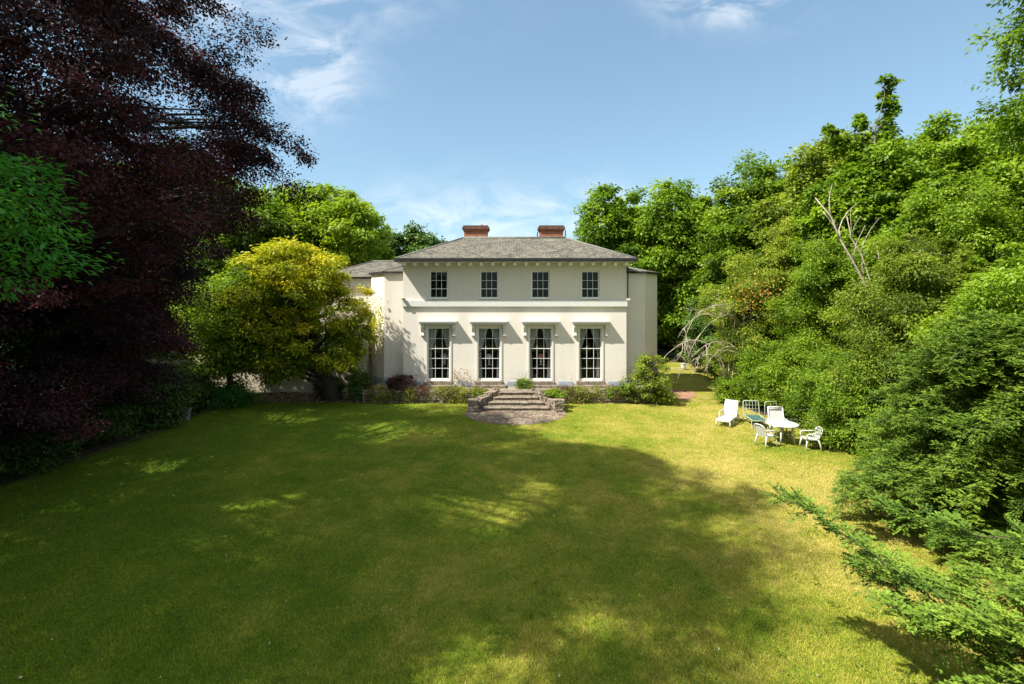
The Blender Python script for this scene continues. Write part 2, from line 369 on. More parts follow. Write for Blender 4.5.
def bough_foliage(C, O, Rr, leaf, ntw, nl, flat=0.55, droop=0.0, up=0.5, twr=0.16, aspect=0.6, axis=None, spread=0.7, upn=0.9):
    nb = len(C); up3 = np.array([0, 0, 1.])
    idx = np.repeat(np.arange(nb), ntw); m = len(idx)
    d = nrm(O[idx]*0.55 + up3*up*0.6 + rng.normal(size=(m, 3))*spread)
    r = Rr[idx]*rng.uniform(0.25, 1.0, m)**0.55
    off = d*r[:, None]; off[:, 2] *= flat
    h = np.hypot(off[:, 0], off[:, 1])
    outward = (off[:, 0]*O[idx, 0] + off[:, 1]*O[idx, 1])
    off[:, 2] -= droop*np.maximum(outward, -0.3*h)
    T = C[idx] + off
    tt = rng.normal(size=m)*.10 + (rng.normal(size=nb)*.16)[idx]
    j = np.repeat(np.arange(m), nl); k = len(j)
    s = Rr[idx[j]]*twr*2
    dl = rng.normal(size=(k, 3))*s[:, None]*np.array([1, 1, .6])
    P = T[j] + dl
    Nv = nrm(up3*upn + d[j]*.6 + rng.normal(size=(k, 3))*.55)
    tint = .5 + tt[j] + rng.normal(size=k)*.09
    along = nrm(dl + d[j]*.3 + np.array([0, 0, -.25]))
    return leaves(P, Nv, np.full(k, leaf), np.full(k, leaf*aspect), along=along), tint, T
def limb_pts(a, b, sag=0.15, n=5, wob=0.12):
    a = Vector(a); b = Vector(b); L = (b-a).length; pts = []
    side = Vector((random.uniform(-1,1), random.uniform(-1,1), random.uniform(-.4,.6)))*L*wob
    for i in range(n+1):
        t = i/n; p = a.lerp(b, t); p += side*math.sin(math.pi*t) + Vector((0,0,1))*sag*L*math.sin(math.pi*t)
        p += Vector((random.uniform(-1,1), random.uniform(-1,1), random.uniform(-1,1)))*L*0.015
        pts.append(p)
    return pts
def make_trunk(root, base, top, r0, targets, bark, nlimb=26, start=0.3, r1=None, lean=None, minr=0.02):
    """base/top in local coordinates of root; targets bough centres (local)"""
    mb = MB(); b = Vector(base); t = Vector(top); n = 8; r1 = r1 or r0*.25
    ax = limb_pts(b, t, 0.0, n, 0.03); rad = [r0*(1-k/n) + r1*(k/n) for k in range(n+1)]; rad[0] = r0*1.5; 
    ax[0] = b - Vector((0,0,.15))
    mb.tube(ax, rad, 10)
    H = (t-b).length
    T = list(targets); random.shuffle(T)
    for q in T[:nlimb]:
        q = Vector(q); hz = math.hypot(q.x-b.x, q.y-b.y)
        f = min(0.97, max(start, ((q.z-b.z) - 0.55*hz)/H)); k = f*n; i = int(k); p = ax[i].lerp(ax[min(i+1, n)], k-i)
        rr = max(minr, (r0*(1-f)+r1*f)*random.uniform(.28, .5)); pts = limb_pts(p, q, 0.08, 5)
        mb.tube(pts, [rr*(1-.82*x/5) for x in range(6)], 6)
        for s_ in range(3):
            a = pts[2+s_]; e = q + Vector((random.uniform(-1,1), random.uniform(-1,1), random.uniform(-.5,.7)))*0.9
            mb.tube(limb_pts(a, e, 0.05, 3), [rr*.35, rr*.28, rr*.2, rr*.08], 4)
    return mb.build('trunk', bark, root, smooth=True)

def make_tree(name, loc, lobes, label, cat, mat, bark, leaf=0.2, spacing=1.0, rb=0.85, ntw=14, nl=8, r0=0.25, trunk_base=(0,0,0), trunk_top=None,
              group=None, flat=0.55, droop=0.1, nlimb=22, twr=0.17, aspect=0.6, up=0.5, upn=0.9, shell=(0.72,1.0), lump=0.14, start=0.3, zmin=0.3, seed=0, keepfn=None, spread=0.7, tgrad=0.0, tbias=0.0, extra=None):
    root = empty(name, loc); tag(root, label, cat, group)
    C, O, Rr = lobe_boughs(lobes, spacing, rb, shell, zmin=zmin, lump=lump, seed=seed)
    if keepfn is not None:
        kk = keepfn(C + np.array(loc)); C, O, Rr = C[kk], O[kk], Rr[kk]
    if extra is not None:
        E = np.array(extra); C = np.concatenate([C, E[:, :3]]); Rr = np.concatenate([Rr, E[:, 3]]); O = np.concatenate([O, np.tile([0.1, 0.1, 1.0], (len(E), 1))])
    V, tint, T = bough_foliage(C, O, Rr, leaf, ntw, nl, flat, droop, up, twr, aspect, upn=upn, spread=spread)
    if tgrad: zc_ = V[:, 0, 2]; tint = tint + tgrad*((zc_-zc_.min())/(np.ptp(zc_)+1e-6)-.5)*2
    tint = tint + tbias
    ok = V[:, :, 2].min(axis=1) > 0.02 - loc[2]
    V, tint = V[ok], tint[ok]
    if trunk_top is None:
        zt = max(l[2]+l[5]*.55 for l in lobes); big = max(lobes, key=lambda l: l[3]*l[5]); trunk_top = (big[0]*.8, big[1]*.8, zt)
    np_mesh('crown', V, 4, mat, root, tint)
    make_trunk(root, trunk_base, trunk_top, r0, C, bark, nlimb, start)
    return root
def copy_thing(o, loc, rz, sc, label):
    c = o.copy(); COL.objects.link(c); c.location = loc; c.rotation_euler = (0,0,rz); c.scale = sc; c['label'] = label
    for ch in o.children:
        d = ch.copy(); COL.objects.link(d); d.parent = c
        for g in ch.children:
            e = g.copy(); COL.objects.link(e); e.parent = d
    return c
#SETTING
# ------------------------------------------------------------ the ground
def sheet(name, pts, z, mat, kind='structure'):
    mb = MB(); mb.poly([(x, y, z) for x, y in pts]); o = mb.build(name, mat); tag(o, kind=kind); return o
def blob_outline(pts, n=8, jit=0.12):
    out_ = []
    for i in range(len(pts)):
        a = Vector(pts[i]); b = Vector(pts[(i+1) % len(pts)])
        for k in range(n):
            p = a.lerp(b, k/n); out_.append((p.x + random.uniform(-jit, jit), p.y + random.uniform(-jit, jit)))
    return out_
sheet('ground', [(-2500,-600),(2500,-600),(2500,3000),(-2500,3000)], -0.008, M_ground)
LAWN = [(-14,-6),(11.5,-6),(11.5,23.2),(14.5,27),(19,46),(8.2,46),(8.2,26),(7.5,24.55),(-7.6,24.55),(-10,24.7),(-14,25.1)]
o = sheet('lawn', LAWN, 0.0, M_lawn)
o = sheet('leaf_litter_bed', blob_outline([(-17,24.6),(-13.4,24.3),(-9,24.7),(-7.3,24.4),(-7.2,28.2),(-17,28.2)], 6, .12), 0.008, M_earth)
sheet('woodland_floor', blob_outline([(-30,-6),(-13.9,-6),(-13.2,6),(-13.6,13),(-13.3,20),(-13.6,24),(-30,24)], 6, .25), 0.004, M_earth)
sheet('shrubbery_floor', blob_outline([(10.6,-4),(9.9,8),(10.4,13),(11.6,17.2),(11.2,21),(10.2,24.4),(12.5,30),(16,42),(30,42),(30,-4)], 6, .18), 0.004, M_earth)
sheet('brick_path', blob_outline([(7.2,24.6),(8.6,24.9),(9.7,26.1),(9.9,27.2),(8.9,28.2),(8.2,30),(7.9,30),(7.9,26)], 4, .10), 0.008, M_brickpath)
# paved half circle before the steps
pts = []
for k in range(33):
    a = math.pi*k/32; rj = 1+random.uniform(-.03,.03)
    pts.append((0.15 - 2.25*math.cos(a)*rj, 22.2 - 2.2*math.sin(a)*rj))
pts += [(2.0, 24.3), (-1.7, 24.3)]
sheet('paving', pts, 0.012, M_paving)
mb = MB()      # individual cobbles set into the paving
for i in range(420):
    x = random.uniform(-2.1, 2.4); y = random.uniform(20.05, 22.4)
    if ((x-.15)/2.15)**2 + (min(y,22.2)-22.2)**2/2.1**2 > .97: continue
    s = random.uniform(.06,.13); h = random.uniform(.012,.028); a = random.uniform(0,3)
    P = []
    for z, k in ((0.0, 1), (h, .75)):
        for q in range(4):
            th = a + q*math.pi/2 + random.uniform(-.2,.2); P.append((x+math.cos(th)*s*k, y+math.sin(th)*s*k*.8, 0.008+z))
    mb.hexa(P, random.random())
o = mb.build('paving_cobbles', M_rubble); tag(o, kind='structure')

# terrace
TZ = 0.55
mb = MB(); mb.box(-7.15, 8.0, 24.75, 28.3, -0.1, TZ); o = mb.build('terrace', M_terrace); tag(o, kind='structure')

# rubble walls: real stones in rows over an earth core
def rubble(mb, a, b, z0, z1a, z1b, thick, size=0.2):
    """stones along the line a->b; top height goes from z1a to z1b"""
    a = Vector((*a, 0)); b = Vector((*b, 0)); L = (b-a).length; d = (b-a)/L; nn = Vector((-d.y, d.x, 0))
    for side in (-1, 1):
        z = z0
        while z < max(z1a, z1b):
            h = size*random.uniform(.5, .85); s = -size*random.random()*.5
            while s < L:
                wd = size*random.uniform(.7, 1.7); top = z1a + (z1b-z1a)*min(1, max(0, (s+wd/2)/L))
                if z + h*.5 < top:
                    e = min(s+wd, L+.03); s0 = max(s, -.03)
                    if e - s0 > .05:
                        ch = min(h, top-z+.02); g = .012; pr = random.uniform(-.02,.035)
                        o_ = nn*side*(thick/2+pr); i_ = nn*side*(thick*.1)
                        def jit(): return Vector((random.uniform(-1,1), random.uniform(-1,1), random.uniform(-1,1)))*size*.09
                        A = a + d*(s0+g); B = a + d*(e-g); zc0 = Vector((0,0,z+g)); zc1 = Vector((0,0,z+ch-g))
                        P = [A+o_+zc0+jit(), B+o_+zc0+jit(), B+i_+zc0, A+i_+zc0, A+o_+zc1+jit(), B+o_+zc1+jit(), B+i_+zc1+jit(), A+i_+zc1+jit()]
                        mb.hexa(P, min(1, max(0, random.gauss(.5, .28))))
                s += wd
            z += h
def rubble_wall(name, a, b, z1a, z1b, thick, label, cat, size=.2, group=None):
    mb = MB(); rubble(mb, a, b, -0.05, z1a, z1b, thick, size); st = mb.build(name, M_rubble, bev=0.018)
    tag(st, label, cat, group)
    A = Vector((*a,0)); B = Vector((*b,0)); d = (B-A).normalized(); nn = Vector((-d.y,d.x,0))*(thick*.38); m2 = MB()
    m2.hexa([A-nn, B-nn, B+nn, A+nn, A-nn+Vector((0,0,z1a-.06)), B-nn+Vector((0,0,z1b-.06)), B+nn+Vector((0,0,z1b-.06)), A+nn+Vector((0,0,z1a-.06))])
    m2.build('mortar_core', M_mortar, st); return st
rubble_wall('retaining_wall', (-7.25,24.5), (-0.75,24.5), .60, .56, .42, 'low rubble retaining wall overgrown with plants, the longer stretch ending near the golden tree', 'wall', .21, 'retaining walls of the terrace')
rubble_wall('retaining_wall', (1.15,24.5), (7.2,24.5), .56, .58, .42, 'low rubble retaining wall between the steps and the big shrub at the house corner', 'wall', .21, 'retaining walls of the terrace')
# steps
st = empty('garden_steps', (0.18, 23.4, 0)); tag(st, 'worn stone garden steps leading up from the lawn to the terrace', 'steps')
for k in range(4):
    y0 = 22.55 + k*.5 - 23.4; hw = 1.52 - k*.23; mb = MB(); n = 7
    for j in range(n):
        x0 = -hw + 2*hw*j/n; x1 = -hw + 2*hw*(j+1)/n; dz = random.uniform(-.008,.008); dy = random.uniform(-.03,.03)
        mb.box(x0+.008, x1-.008, y0+dy, y0+.56, .1375*k-.02+dz if k else -.02, .1375*(k+1)-.03+dz if k < 3 else TZ+.006+dz)
        mb.box(x0+.004, x1-.004, y0+dy-.04, y0+.56, .1375*(k+1)-.028+dz if k < 3 else TZ+.008+dz-.03, .1375*(k+1)+dz if k < 3 else TZ+.012+dz)
    mb.build('step', M_stonestep, st, bev=.012)
for sx, lab in ((-1, 'splayed rubble flank wall of the steps with orange flowers beside its pier'), (1, 'splayed rubble flank wall of the steps with a green tuft beside its pier')):
    xo = .18+sx*1.92; xi = .18+sx*.92
    fl = rubble_wall('flank_wall', (xo, 22.55), (xi, 24.35), .44, .72, .34, lab, 'wall', .17, 'flank walls of the steps')
    mb = MB(); rubble(mb, (xo-.22, 22.35), (xo+.22, 22.35), -.05, .62, .62, .46, .17); mb.box(xo-.20, xo+.20, 22.16, 22.54, 0, .55); mb.build('pier', M_rubble, fl, bev=.015)

# ------------------------------------------------------------ the house
FX0, FX1, FY = -5.575, 5.857, 25.6
EZ = 6.85
house = empty('villa', (0, FY, 0)); tag(house, 'cream two storey regency villa with a hipped slate roof above the lawn', 'house')
def HL(p): return (p[0], p[1]-FY, p[2])
class HMB(MB):
    def build(s, *a, **k):
        if k.pop('world', True): s.v = [HL(p) for p in s.v]
        return MB.build(s, *a, **k)
UWX = [-3.76, -1.176, 1.458, 4.015]; UW, UZ0, UZ1 = .46, 5.10, 6.48
LW, LZ0, LZ1 = .58, .88, 3.58
mb = HMB()
opens = [(x-UW, x+UW, UZ0, UZ1) for x in UWX] + [(x-LW, x+LW, LZ0, LZ1) for x in UWX]
xs = sorted({FX0, FX1, *[a for o_ in opens for a in o_[:2]]}); zs = sorted({0.0, EZ+.06, *[a for o_ in opens for a in o_[2:]]})
def inopen(x, z): return any(a < x < b and c < z < d for a, b, c, d in opens)
T_ = .36
for i in range(len(xs)-1):
    for j in range(len(zs)-1):
        if inopen((xs[i]+xs[i+1])/2, (zs[j]+zs[j+1])/2): continue
        mb.quad((xs[i],FY,zs[j]),(xs[i+1],FY,zs[j]),(xs[i+1],FY,zs[j+1]),(xs[i],FY,zs[j+1]))
        mb.quad((xs[i],FY+T_,zs[j]),(xs[i],FY+T_,zs[j+1]),(xs[i+1],FY+T_,zs[j+1]),(xs[i+1],FY+T_,zs[j]))
for a, b, c, d in opens:
    mb.quad((a,FY,c),(a,FY,d),(a,FY+T_,d),(a,FY+T_,c)); mb.quad((b,FY,c),(b,FY+T_,c),(b,FY+T_,d),(b,FY,d))
    mb.quad((a,FY,d),(b,FY,d),(b,FY+T_,d),(a,FY+T_,d)); mb.quad((a,FY,c),(a,FY+T_,c),(b,FY+T_,c),(b,FY,c))
mb.quad((FX0,FY,0),(FX0,FY,EZ+.06),(FX0,30.2,EZ+.06),(FX0,30.2,0)); mb.quad((FX1,FY,0),(FX1,30.2,0),(FX1,30.2,EZ+.06),(FX1,FY,EZ+.06))
mb.quad((FX0,30.2,0),(FX0,30.2,EZ+.06),(FX1,30.2,EZ+.06),(FX1,30.2,0))
mb.build('front_wall', M_stucco, house)
# rear range and wings
def prism(mb, pts, z0, z1):
    n = len(pts)
    for i in range(n):
        a = pts[i]; b = pts[(i+1) % n]; mb.quad((*a,z0),(*b,z0),(*b,z1),(*a,z1))
    mb.poly([(*p, z1) for p in pts])
mb = HMB(); prism(mb, [(FX0+.1,30.21),(FX1-.1,30.21),(FX1-.1,33.2),(FX0+.1,33.2)], 0, 6.3); mb.build('rear_range', M_stucco, house)
WL = [(FX0+.003,26.6),(-6.8,26.6),(-7.82,27.8),(-7.82,34),(FX0+.003,34)]; WR = [(FX1-.003,26.6),(7.07,26.6),(8.07,27.8),(8.07,31.6),(FX1-.003,31.6)]
WZ = 6.42
mb = HMB(); prism(mb, WL[::-1], 0, WZ); lw_ = mb.build('bow_wing', M_stucco, house)
lw_['label'] = 'sunlit canted wing beside the golden tree'
mb = HMB(); prism(mb, WR, 0, WZ); rw_ = mb.build('bow_wing', M_stucco, house); rw_['label'] = 'shaded canted wing beside the big shrub'
# wing gutters
def offset_chain(pts, d):
    out_ = []
    for i, p in enumerate(pts):
        ns = []
        for j in (i-1, i):
            if 0 <= j < len(pts)-1:
                a = Vector(pts[j]); b = Vector(pts[j+1]); t = (b-a).normalized(); ns.append(Vector((t.y, -t.x)))
        m_ = sum(ns, Vector((0,0))).normalized(); k = d/max(.4, m_.dot(ns[0])); out_.append((p[0]+m_.x*k, p[1]+m_.y*k))
    return out_
def gutter(chain, z, h, parent, nm='gutter'):
    mb = HMB()
    i_ = offset_chain(chain, .012); o_ = offset_chain(chain, .15)
    for k in range(len(chain)-1):
        a, b, c, d = i_[k], i_[k+1], o_[k+1], o_[k]
        mb.hexa([(*a,z),(*b,z),(*c,z),(*d,z),(*a,z+h),(*b,z+h),(*c,z+h),(*d,z+h)])
    return mb.build(nm, M_gutter, parent), o_
chR = [(FX1+.01,26.6),(7.07,26.6),(8.07,27.8),(8.07,31.6)]
chL = [(-7.82,34),(-7.82,27.8),(-6.8,26.6),(FX0-.01,26.6)]
gR, oR = gutter(chR, WZ+.005, .09, house); gL, oL = gutter(chL, WZ+.005, .09, house)
def slope(mb, a, b, c, d=None):
    """roof face a->b along the eaves, c,d up; uv in metres"""
    pts = [Vector(a), Vector(b), Vector(c)] + ([Vector(d)] if d is not None else [])
    u_ = (pts[1]-pts[0]).normalized(); nn = u_.cross(pts[2]-pts[1]).normalized(); v_ = nn.cross(u_)
    uv = [((p-pts[0]).dot(u_)+7, (p-pts[0]).dot(v_)+3) for p in pts]
    if nn.z < 0: pts = pts[::-1]; uv = uv[::-1]
    mb.poly(pts, uv)
def thick_roof(mb, zdrop=.05): pass
# wing roofs
mb = HMB(); e = WZ+.10
rid1 = (FX1+.003, 29.5, 7.15); rid2 = (6.3, 30.5, 7.15)
P = [(oR[0][0],oR[0][1],e),(oR[1][0],oR[1][1],e),(oR[2][0],oR[2][1],e),(oR[3][0],oR[3][1],e)]
slope(mb, (FX1+.003,oR[0][1],e), P[1], rid1); slope(mb, P[1], P[2], rid1); slope(mb, P[2], P[3], (FX1+.003,31.6,7.15), rid1)
wr = mb.build('wing_roof', M_slate, house)
mb = HMB()
Q = [(oL[0][0],oL[0][1],e),(oL[1][0],oL[1][1],e),(oL[2][0],oL[2][1],e),(FX0-.003,oL[3][1],e)]
ridA = (FX0-.003, 30.0, 7.28); ridB = (-6.9, 30.0, 7.28)
slope(mb, Q[2], Q[3], ridA); slope(mb, Q[1], Q[2], ridA)
mb.build('wing_roof', M_slate, house)
mb = HMB(); mb.tube([Q[2], ((ridA[0]+Q[2][0])/2, (ridA[1]+Q[2][1])/2, (ridA[2]+Q[2][2])/2+.02), ridA], .045, 6); mb.build('hip_lead', M_lead, house, smooth=True); mb = HMB(); mb.tube([P[1], rid1], .04, 6); mb.build('hip_lead', M_lead, house, smooth=True)
# service range that runs off behind the golden tree
mb = HMB(); prism(mb, [(-10.9,28.35),(-7.823,28.35),(-7.823,34),(-10.9,34)], 0, 6.25); mb.build('service_range', M_stucco, house)
mb = HMB(); zz_ = 6.28; mb.box(-11.1,-7.83,28.14,28.348,6.2,6.29); mb.build('gutter', M_gutter, house)
mb = HMB(); mb.box(-10.9,-7.83,28.2,28.348,5.62,5.74); mb.build('string_course', M_lead, house)
mb = HMB(); mb2 = (-11.1,28.14,6.3)
slope(mb, (-11.1,28.12,6.3), (-6.0,28.12,6.3), (-6.0,30.9,7.38), (-8.6,30.9,7.38)); slope(mb, (-11.1,33.7,6.3), (-11.1,28.12,6.3), (-8.6,30.9,7.38)); slope(mb, (-6.0,33.7,6.3), (-11.1,33.7,6.3), (-8.6,30.9,7.38), (-6.0,30.9,7.38))
mb.build('service_roof', M_slate, house)
mb = HMB(); mb.tube([(-8.6,30.9,7.4),(-6,30.9,7.4)], .05, 6); mb.tube([(-11.1,28.12,6.32),(-8.6,30.9,7.4)], .04, 6); mb.build('ridge_lead', M_lead, house, smooth=True)
# rear roof
mb = HMB(); z0, z1 = 6.35, 7.7
A=(-5.6,30.9,z0);B=(5.8,30.9,z0);C_=(5.8,33.5,z0);D_=(-5.6,33.5,z0);E_=(-4.3,32.2,7.1);F_=(4.5,32.2,7.1)
slope(mb,A,B,F_,E_);slope(mb,B,C_,F_);slope(mb,C_,D_,E_,F_);slope(mb,D_,A,E_); mb.build('rear_roof', M_slate, house)
# main hipped roof, eaves, brackets
EX0, EX1, EY0, EY1, EH = -5.80, 6.22, 24.85, 30.75, 7.07
mb = HMB(); A=(EX0,EY0,EH);B=(EX1,EY0,EH);C_=(EX1,EY1,EH);D_=(EX0,EY1,EH);E_=(-2.72,27.8,8.45);F_=(2.95,27.8,8.45)
slope(mb,A,B,F_,E_);slope(mb,B,C_,F_);slope(mb,C_,D_,E_,F_);slope(mb,D_,A,E_)
roof = mb.build('roof', M_slate, house)
mb = HMB(); mb.tube([E_,F_], .075, 8)
for a, b in ((A,E_),(B,F_),(C_,F_),(D_,E_)): mb.tube([Vector(a).lerp(Vector(b), .01), b], .055, 6)
mb.build('ridge_tiles', M_lead, roof, smooth=True)
mb = HMB(); g = .1
for x0,x1,y0,y1 in ((EX0-.02,EX1+.02,EY0-.08,EY0+.04),(EX0-.02,EX1+.02,EY1-.04,EY1+.08),(EX0-.08,EX0+.04,EY0+.045,EY1-.045),(EX1-.04,EX1+.08,EY0+.045,EY1-.045)):
    mb.box(x0,x1,y0,y1,EZ+.07,EH+.015)
mb.build('gutter', M_gutter, house, bev=.02)
mb = HMB(); mb.box(EX0+.05,EX1-.05,EY0+.05,EY1-.05,EZ+.0601,EZ+.14); mb.build('soffit', M_white, house)
br = HMB(); br.box(-.075,.075,EY0+.08,FY-.002,EZ-.10,EZ+.058); br.box(-.075,.075,EY0+.08,EY0+.26,EZ-.12,EZ-.1005)
b0 = br.build('eaves_bracket', M_frame, house, bev=.015); x = FX0+.12; b0.location.x = x
nb_ = 21
for k in range(1, nb_):
    c = b0.copy(); COL.objects.link(c); c.parent = house; c.location.x = FX0+.12 + (FX1-FX0-.24)*k/(nb_-1)
# chimneys
def chimney(x0, x1, y0):
    mb = MB(); zt = 8.95
    def bx(a,b,c,d,z0,z1):
        for P_, uvw in (((a,c,b,c), b-a),((b,c,b,d), d-c),((b,d,a,d), b-a),((a,d,a,c), d-c)):
            mb.quad((P_[0],P_[1]-FY,z0),(P_[2],P_[3]-FY,z0),(P_[2],P_[3]-FY,z1),(P_[0],P_[1]-FY,z1), [(0,z0),(uvw,z0),(uvw,z1),(0,z1)])
        mb.quad((a,c-FY,z1),(b,c-FY,z1),(b,d-FY,z1),(a,d-FY,z1), [(0,0),(1,0),(1,.5),(0,.5)])
        mb.quad((a,d-FY,z0),(b,d-FY,z0),(b,c-FY,z0),(a,c-FY,z0), [(0,0),(1,0),(1,.5),(0,.5)])
    bx(x0,x1,y0,y0+.7,7.6,zt-.08); bx(x0-.05,x1+.05,y0-.05,y0+.75,zt-.08,zt); c = mb.build('chimney', M_brick, roof)
    mb = MB(); bx(x0-.1,x1+.1,y0-.1,y0+.8,zt+.002,zt+.14); bx(x0-.04,x1+.04,y0-.04,y0+.74,zt+.141,zt+.22); c2 = mb.build('chimney_cap', M_sootbrick, roof)
    return c
c1 = chimney(-2.68, -1.38, 27.95); c2 = chimney(1.56, 2.86, 27.95)
mb = HMB(); mb.tube([(2.98,27.9,8.3),(2.98,27.9,8.9)], .03, 6); mb.build('vent_pipe', M_gutter, roof); mb = HMB(); mb.tube([(1.42,27.9,8.3),(1.42,27.9,8.78)], .03, 6); mb.build('vent_pipe', M_gutter, roof)
mb = HMB(); mb.tube([(-1.7,28.3,9.15),(-1.7,28.3,9.3)], [.05,.035], 8); mb.build('chimney_pot', M_terracotta, roof)
# band, plinth
mb = HMB(); mb.box(FX0-.04, FX1+.04, FY-.11, FY-.003, 4.66, 4.99); mb.build('string_band', M_white, house, bev=.012)
PL = .84
segs = []; last = FX0
for x in UWX:
    segs.append((last, x-.92)); last = x+.92
segs.append((last, FX1))
mb = HMB()
for a, b in segs: mb = HMB(); mb.box(a, b, FY-.045, FY-.003, TZ-.02, PL); mb.build('plinth', M_plinth, house)
def wedge(mb, a, b, d, z0, z1):
    i_ = offset_chain([a,b], .004); o_ = offset_chain([a,b], d)
    mb.hexa([(*i_[0],z0),(*i_[1],z0),(*o_[1],z0),(*o_[0],z0),(*i_[0],z1),(*i_[1],z1),(*o_[1],z1),(*o_[0],z1)])
for a, b in (((5.9,26.6),(7.07,26.6)),((7.08,26.61),(8.06,27.79)),((-6.79,26.6),(-5.6,26.6)),((-7.81,27.79),(-6.81,26.61))): mb = HMB(); wedge(mb, a, b, .04, TZ-.02, PL); mb.build('plinth', M_plinth, house)
# windows
def sash(cx, z0, z1, hw, cols, rows, name, bottom, setback):
    mb = HMB(); y0 = FY+setback; fw = .05
    mb.box(cx-hw+.002, cx-hw+fw, y0, y0+.07, z0, z1); mb.box(cx+hw-fw, cx+hw-.002, y0, y0+.07, z0, z1)
    mb.box(cx-hw+fw, cx+hw-fw, y0+.001, y0+.07, z1-fw, z1-.002); mb.box(cx-hw+fw, cx+hw-fw, y0+.001, y0+.07, z0+.002, z0+bottom)
    ix0, ix1, iz0, iz1 = cx-hw+fw, cx+hw-fw, z0+bottom, z1-fw
    for k in range(1, cols):
        x = ix0+(ix1-ix0)*k/cols; mb.box(x-.008, x+.008, y0+.015, y0+.05, iz0, iz1)
    for k in range(1, rows):
        z = iz0+(iz1-iz0)*k/rows; t = .016 if (rows == 3 and k == 1) or (rows == 5 and k == 3) else .008
        mb.box(ix0, ix1, y0+.012, y0+.053, z-t, z+t)
    f = mb.build(name, M_frame, house)
    g = HMB(); g.quad((ix0,y0+.034,iz0),(ix1,y0+.034,iz0),(ix1,y0+.034,iz1),(ix0,y0+.034,iz1)); g.build('pane', M_glass, f)
    return f
for x in UWX:
    f = sash(x, UZ0, UZ1, UW, 3, 3, 'sash_window', .05, .10)
    s = HMB(); s.box(x-UW-.06, x+UW+.06, FY-.07, FY+.098, UZ0-.065, UZ0-.002); s.build('sill', M_frame, f, bev=.008)
for x in UWX:
    f = sash(x, LZ0, LZ1, LW, 3, 5, 'french_window', .10, .06)
    a = HMB(); aw = .09       # architrave round the opening
    a.box(x-LW-aw, x-LW-.002, FY-.04, FY-.003, LZ0, LZ1); a.box(x+LW+.002, x+LW+aw, FY-.04, FY-.003, LZ0, LZ1)
    a.box(x-LW-aw-.05, x+LW+aw+.05, FY-.05, FY-.003, LZ1+.003, LZ1+.17); a.build('architrave', M_stucco, f, bev=.006)
    h = HMB(); h.box(x-.97, x+.97, FY-.40, FY-.003, 3.87, 3.95); h.box(x-.93, x+.93, FY-.36, FY-.003, 3.79, 3.869); h.box(x-.88, x+.88, FY-.30, FY-.003, 3.752, 3.789)
    hd = h.build('window_hood', M_white, house, bev=.01)
    for sx in (-1, 1):
        bx = x + sx*.80; b = HMB()
        prof = [(.28,3.75),(.27,3.62),(.20,3.50),(.13,3.36),(.15,3.26),(.17,3.20),(.13,3.15),(.06,3.13)]
        for (d0, q0), (d1, q1) in zip(prof, prof[1:]):
            b.hexa([(bx-.07,FY-.003,q1),(bx-.07,FY-d1,q1),(bx+.07,FY-d1,q1),(bx+.07,FY-.003,q1),(bx-.07,FY-.003,q0),(bx-.07,FY-d0,q0),(bx+.07,FY-d0,q0),(bx+.07,FY-.003,q0)])
        b.build('bracket', M_white, hd)
    s = HMB(); s.box(x-.72, x+.72, FY-.24, FY-.003, TZ+.16, LZ0-.01); s.box(x-.88, x+.88, FY-.46, FY-.003, TZ-.02, TZ+.155); s.build('door_step', M_stonestep, house, bev=.02)
# downpipes and little wall fittings
mb = HMB(); mb.tube([(FX1+.07,26.5,6.4),(FX1+.07,26.5,.6)], .04, 8); mb.tube([(FX1-.1,25.0,6.95),(FX1+.06,25.52,6.6),(FX1+.06,25.56,5.1)], .03, 8); mb.build('downpipe', M_gutter, house, smooth=True)
mb = HMB(); mb.box(FX1-.03,FX1+.14,FY-.3,FY-.115,4.98,5.07); mb.build('security_light', M_white, house, bev=.01)
mb = HMB(); mb.box(FX0-.02,FX0+.16,FY-.26,FY-.115,5.0,5.08); mb.build('alarm_box', M_gutter, house, bev=.01)
# rooms behind the windows
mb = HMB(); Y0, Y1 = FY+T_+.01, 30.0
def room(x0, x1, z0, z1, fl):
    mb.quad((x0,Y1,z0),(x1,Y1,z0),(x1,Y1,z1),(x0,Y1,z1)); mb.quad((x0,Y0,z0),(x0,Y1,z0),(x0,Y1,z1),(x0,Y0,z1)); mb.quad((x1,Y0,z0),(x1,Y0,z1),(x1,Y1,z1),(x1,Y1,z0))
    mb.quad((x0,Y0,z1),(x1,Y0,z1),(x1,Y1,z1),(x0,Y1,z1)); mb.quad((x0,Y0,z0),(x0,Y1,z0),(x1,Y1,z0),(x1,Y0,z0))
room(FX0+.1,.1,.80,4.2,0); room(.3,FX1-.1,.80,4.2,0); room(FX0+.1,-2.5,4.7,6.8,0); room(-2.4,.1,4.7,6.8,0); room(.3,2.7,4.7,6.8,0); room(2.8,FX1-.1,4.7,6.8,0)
mb.build('interior', M_interior, house)
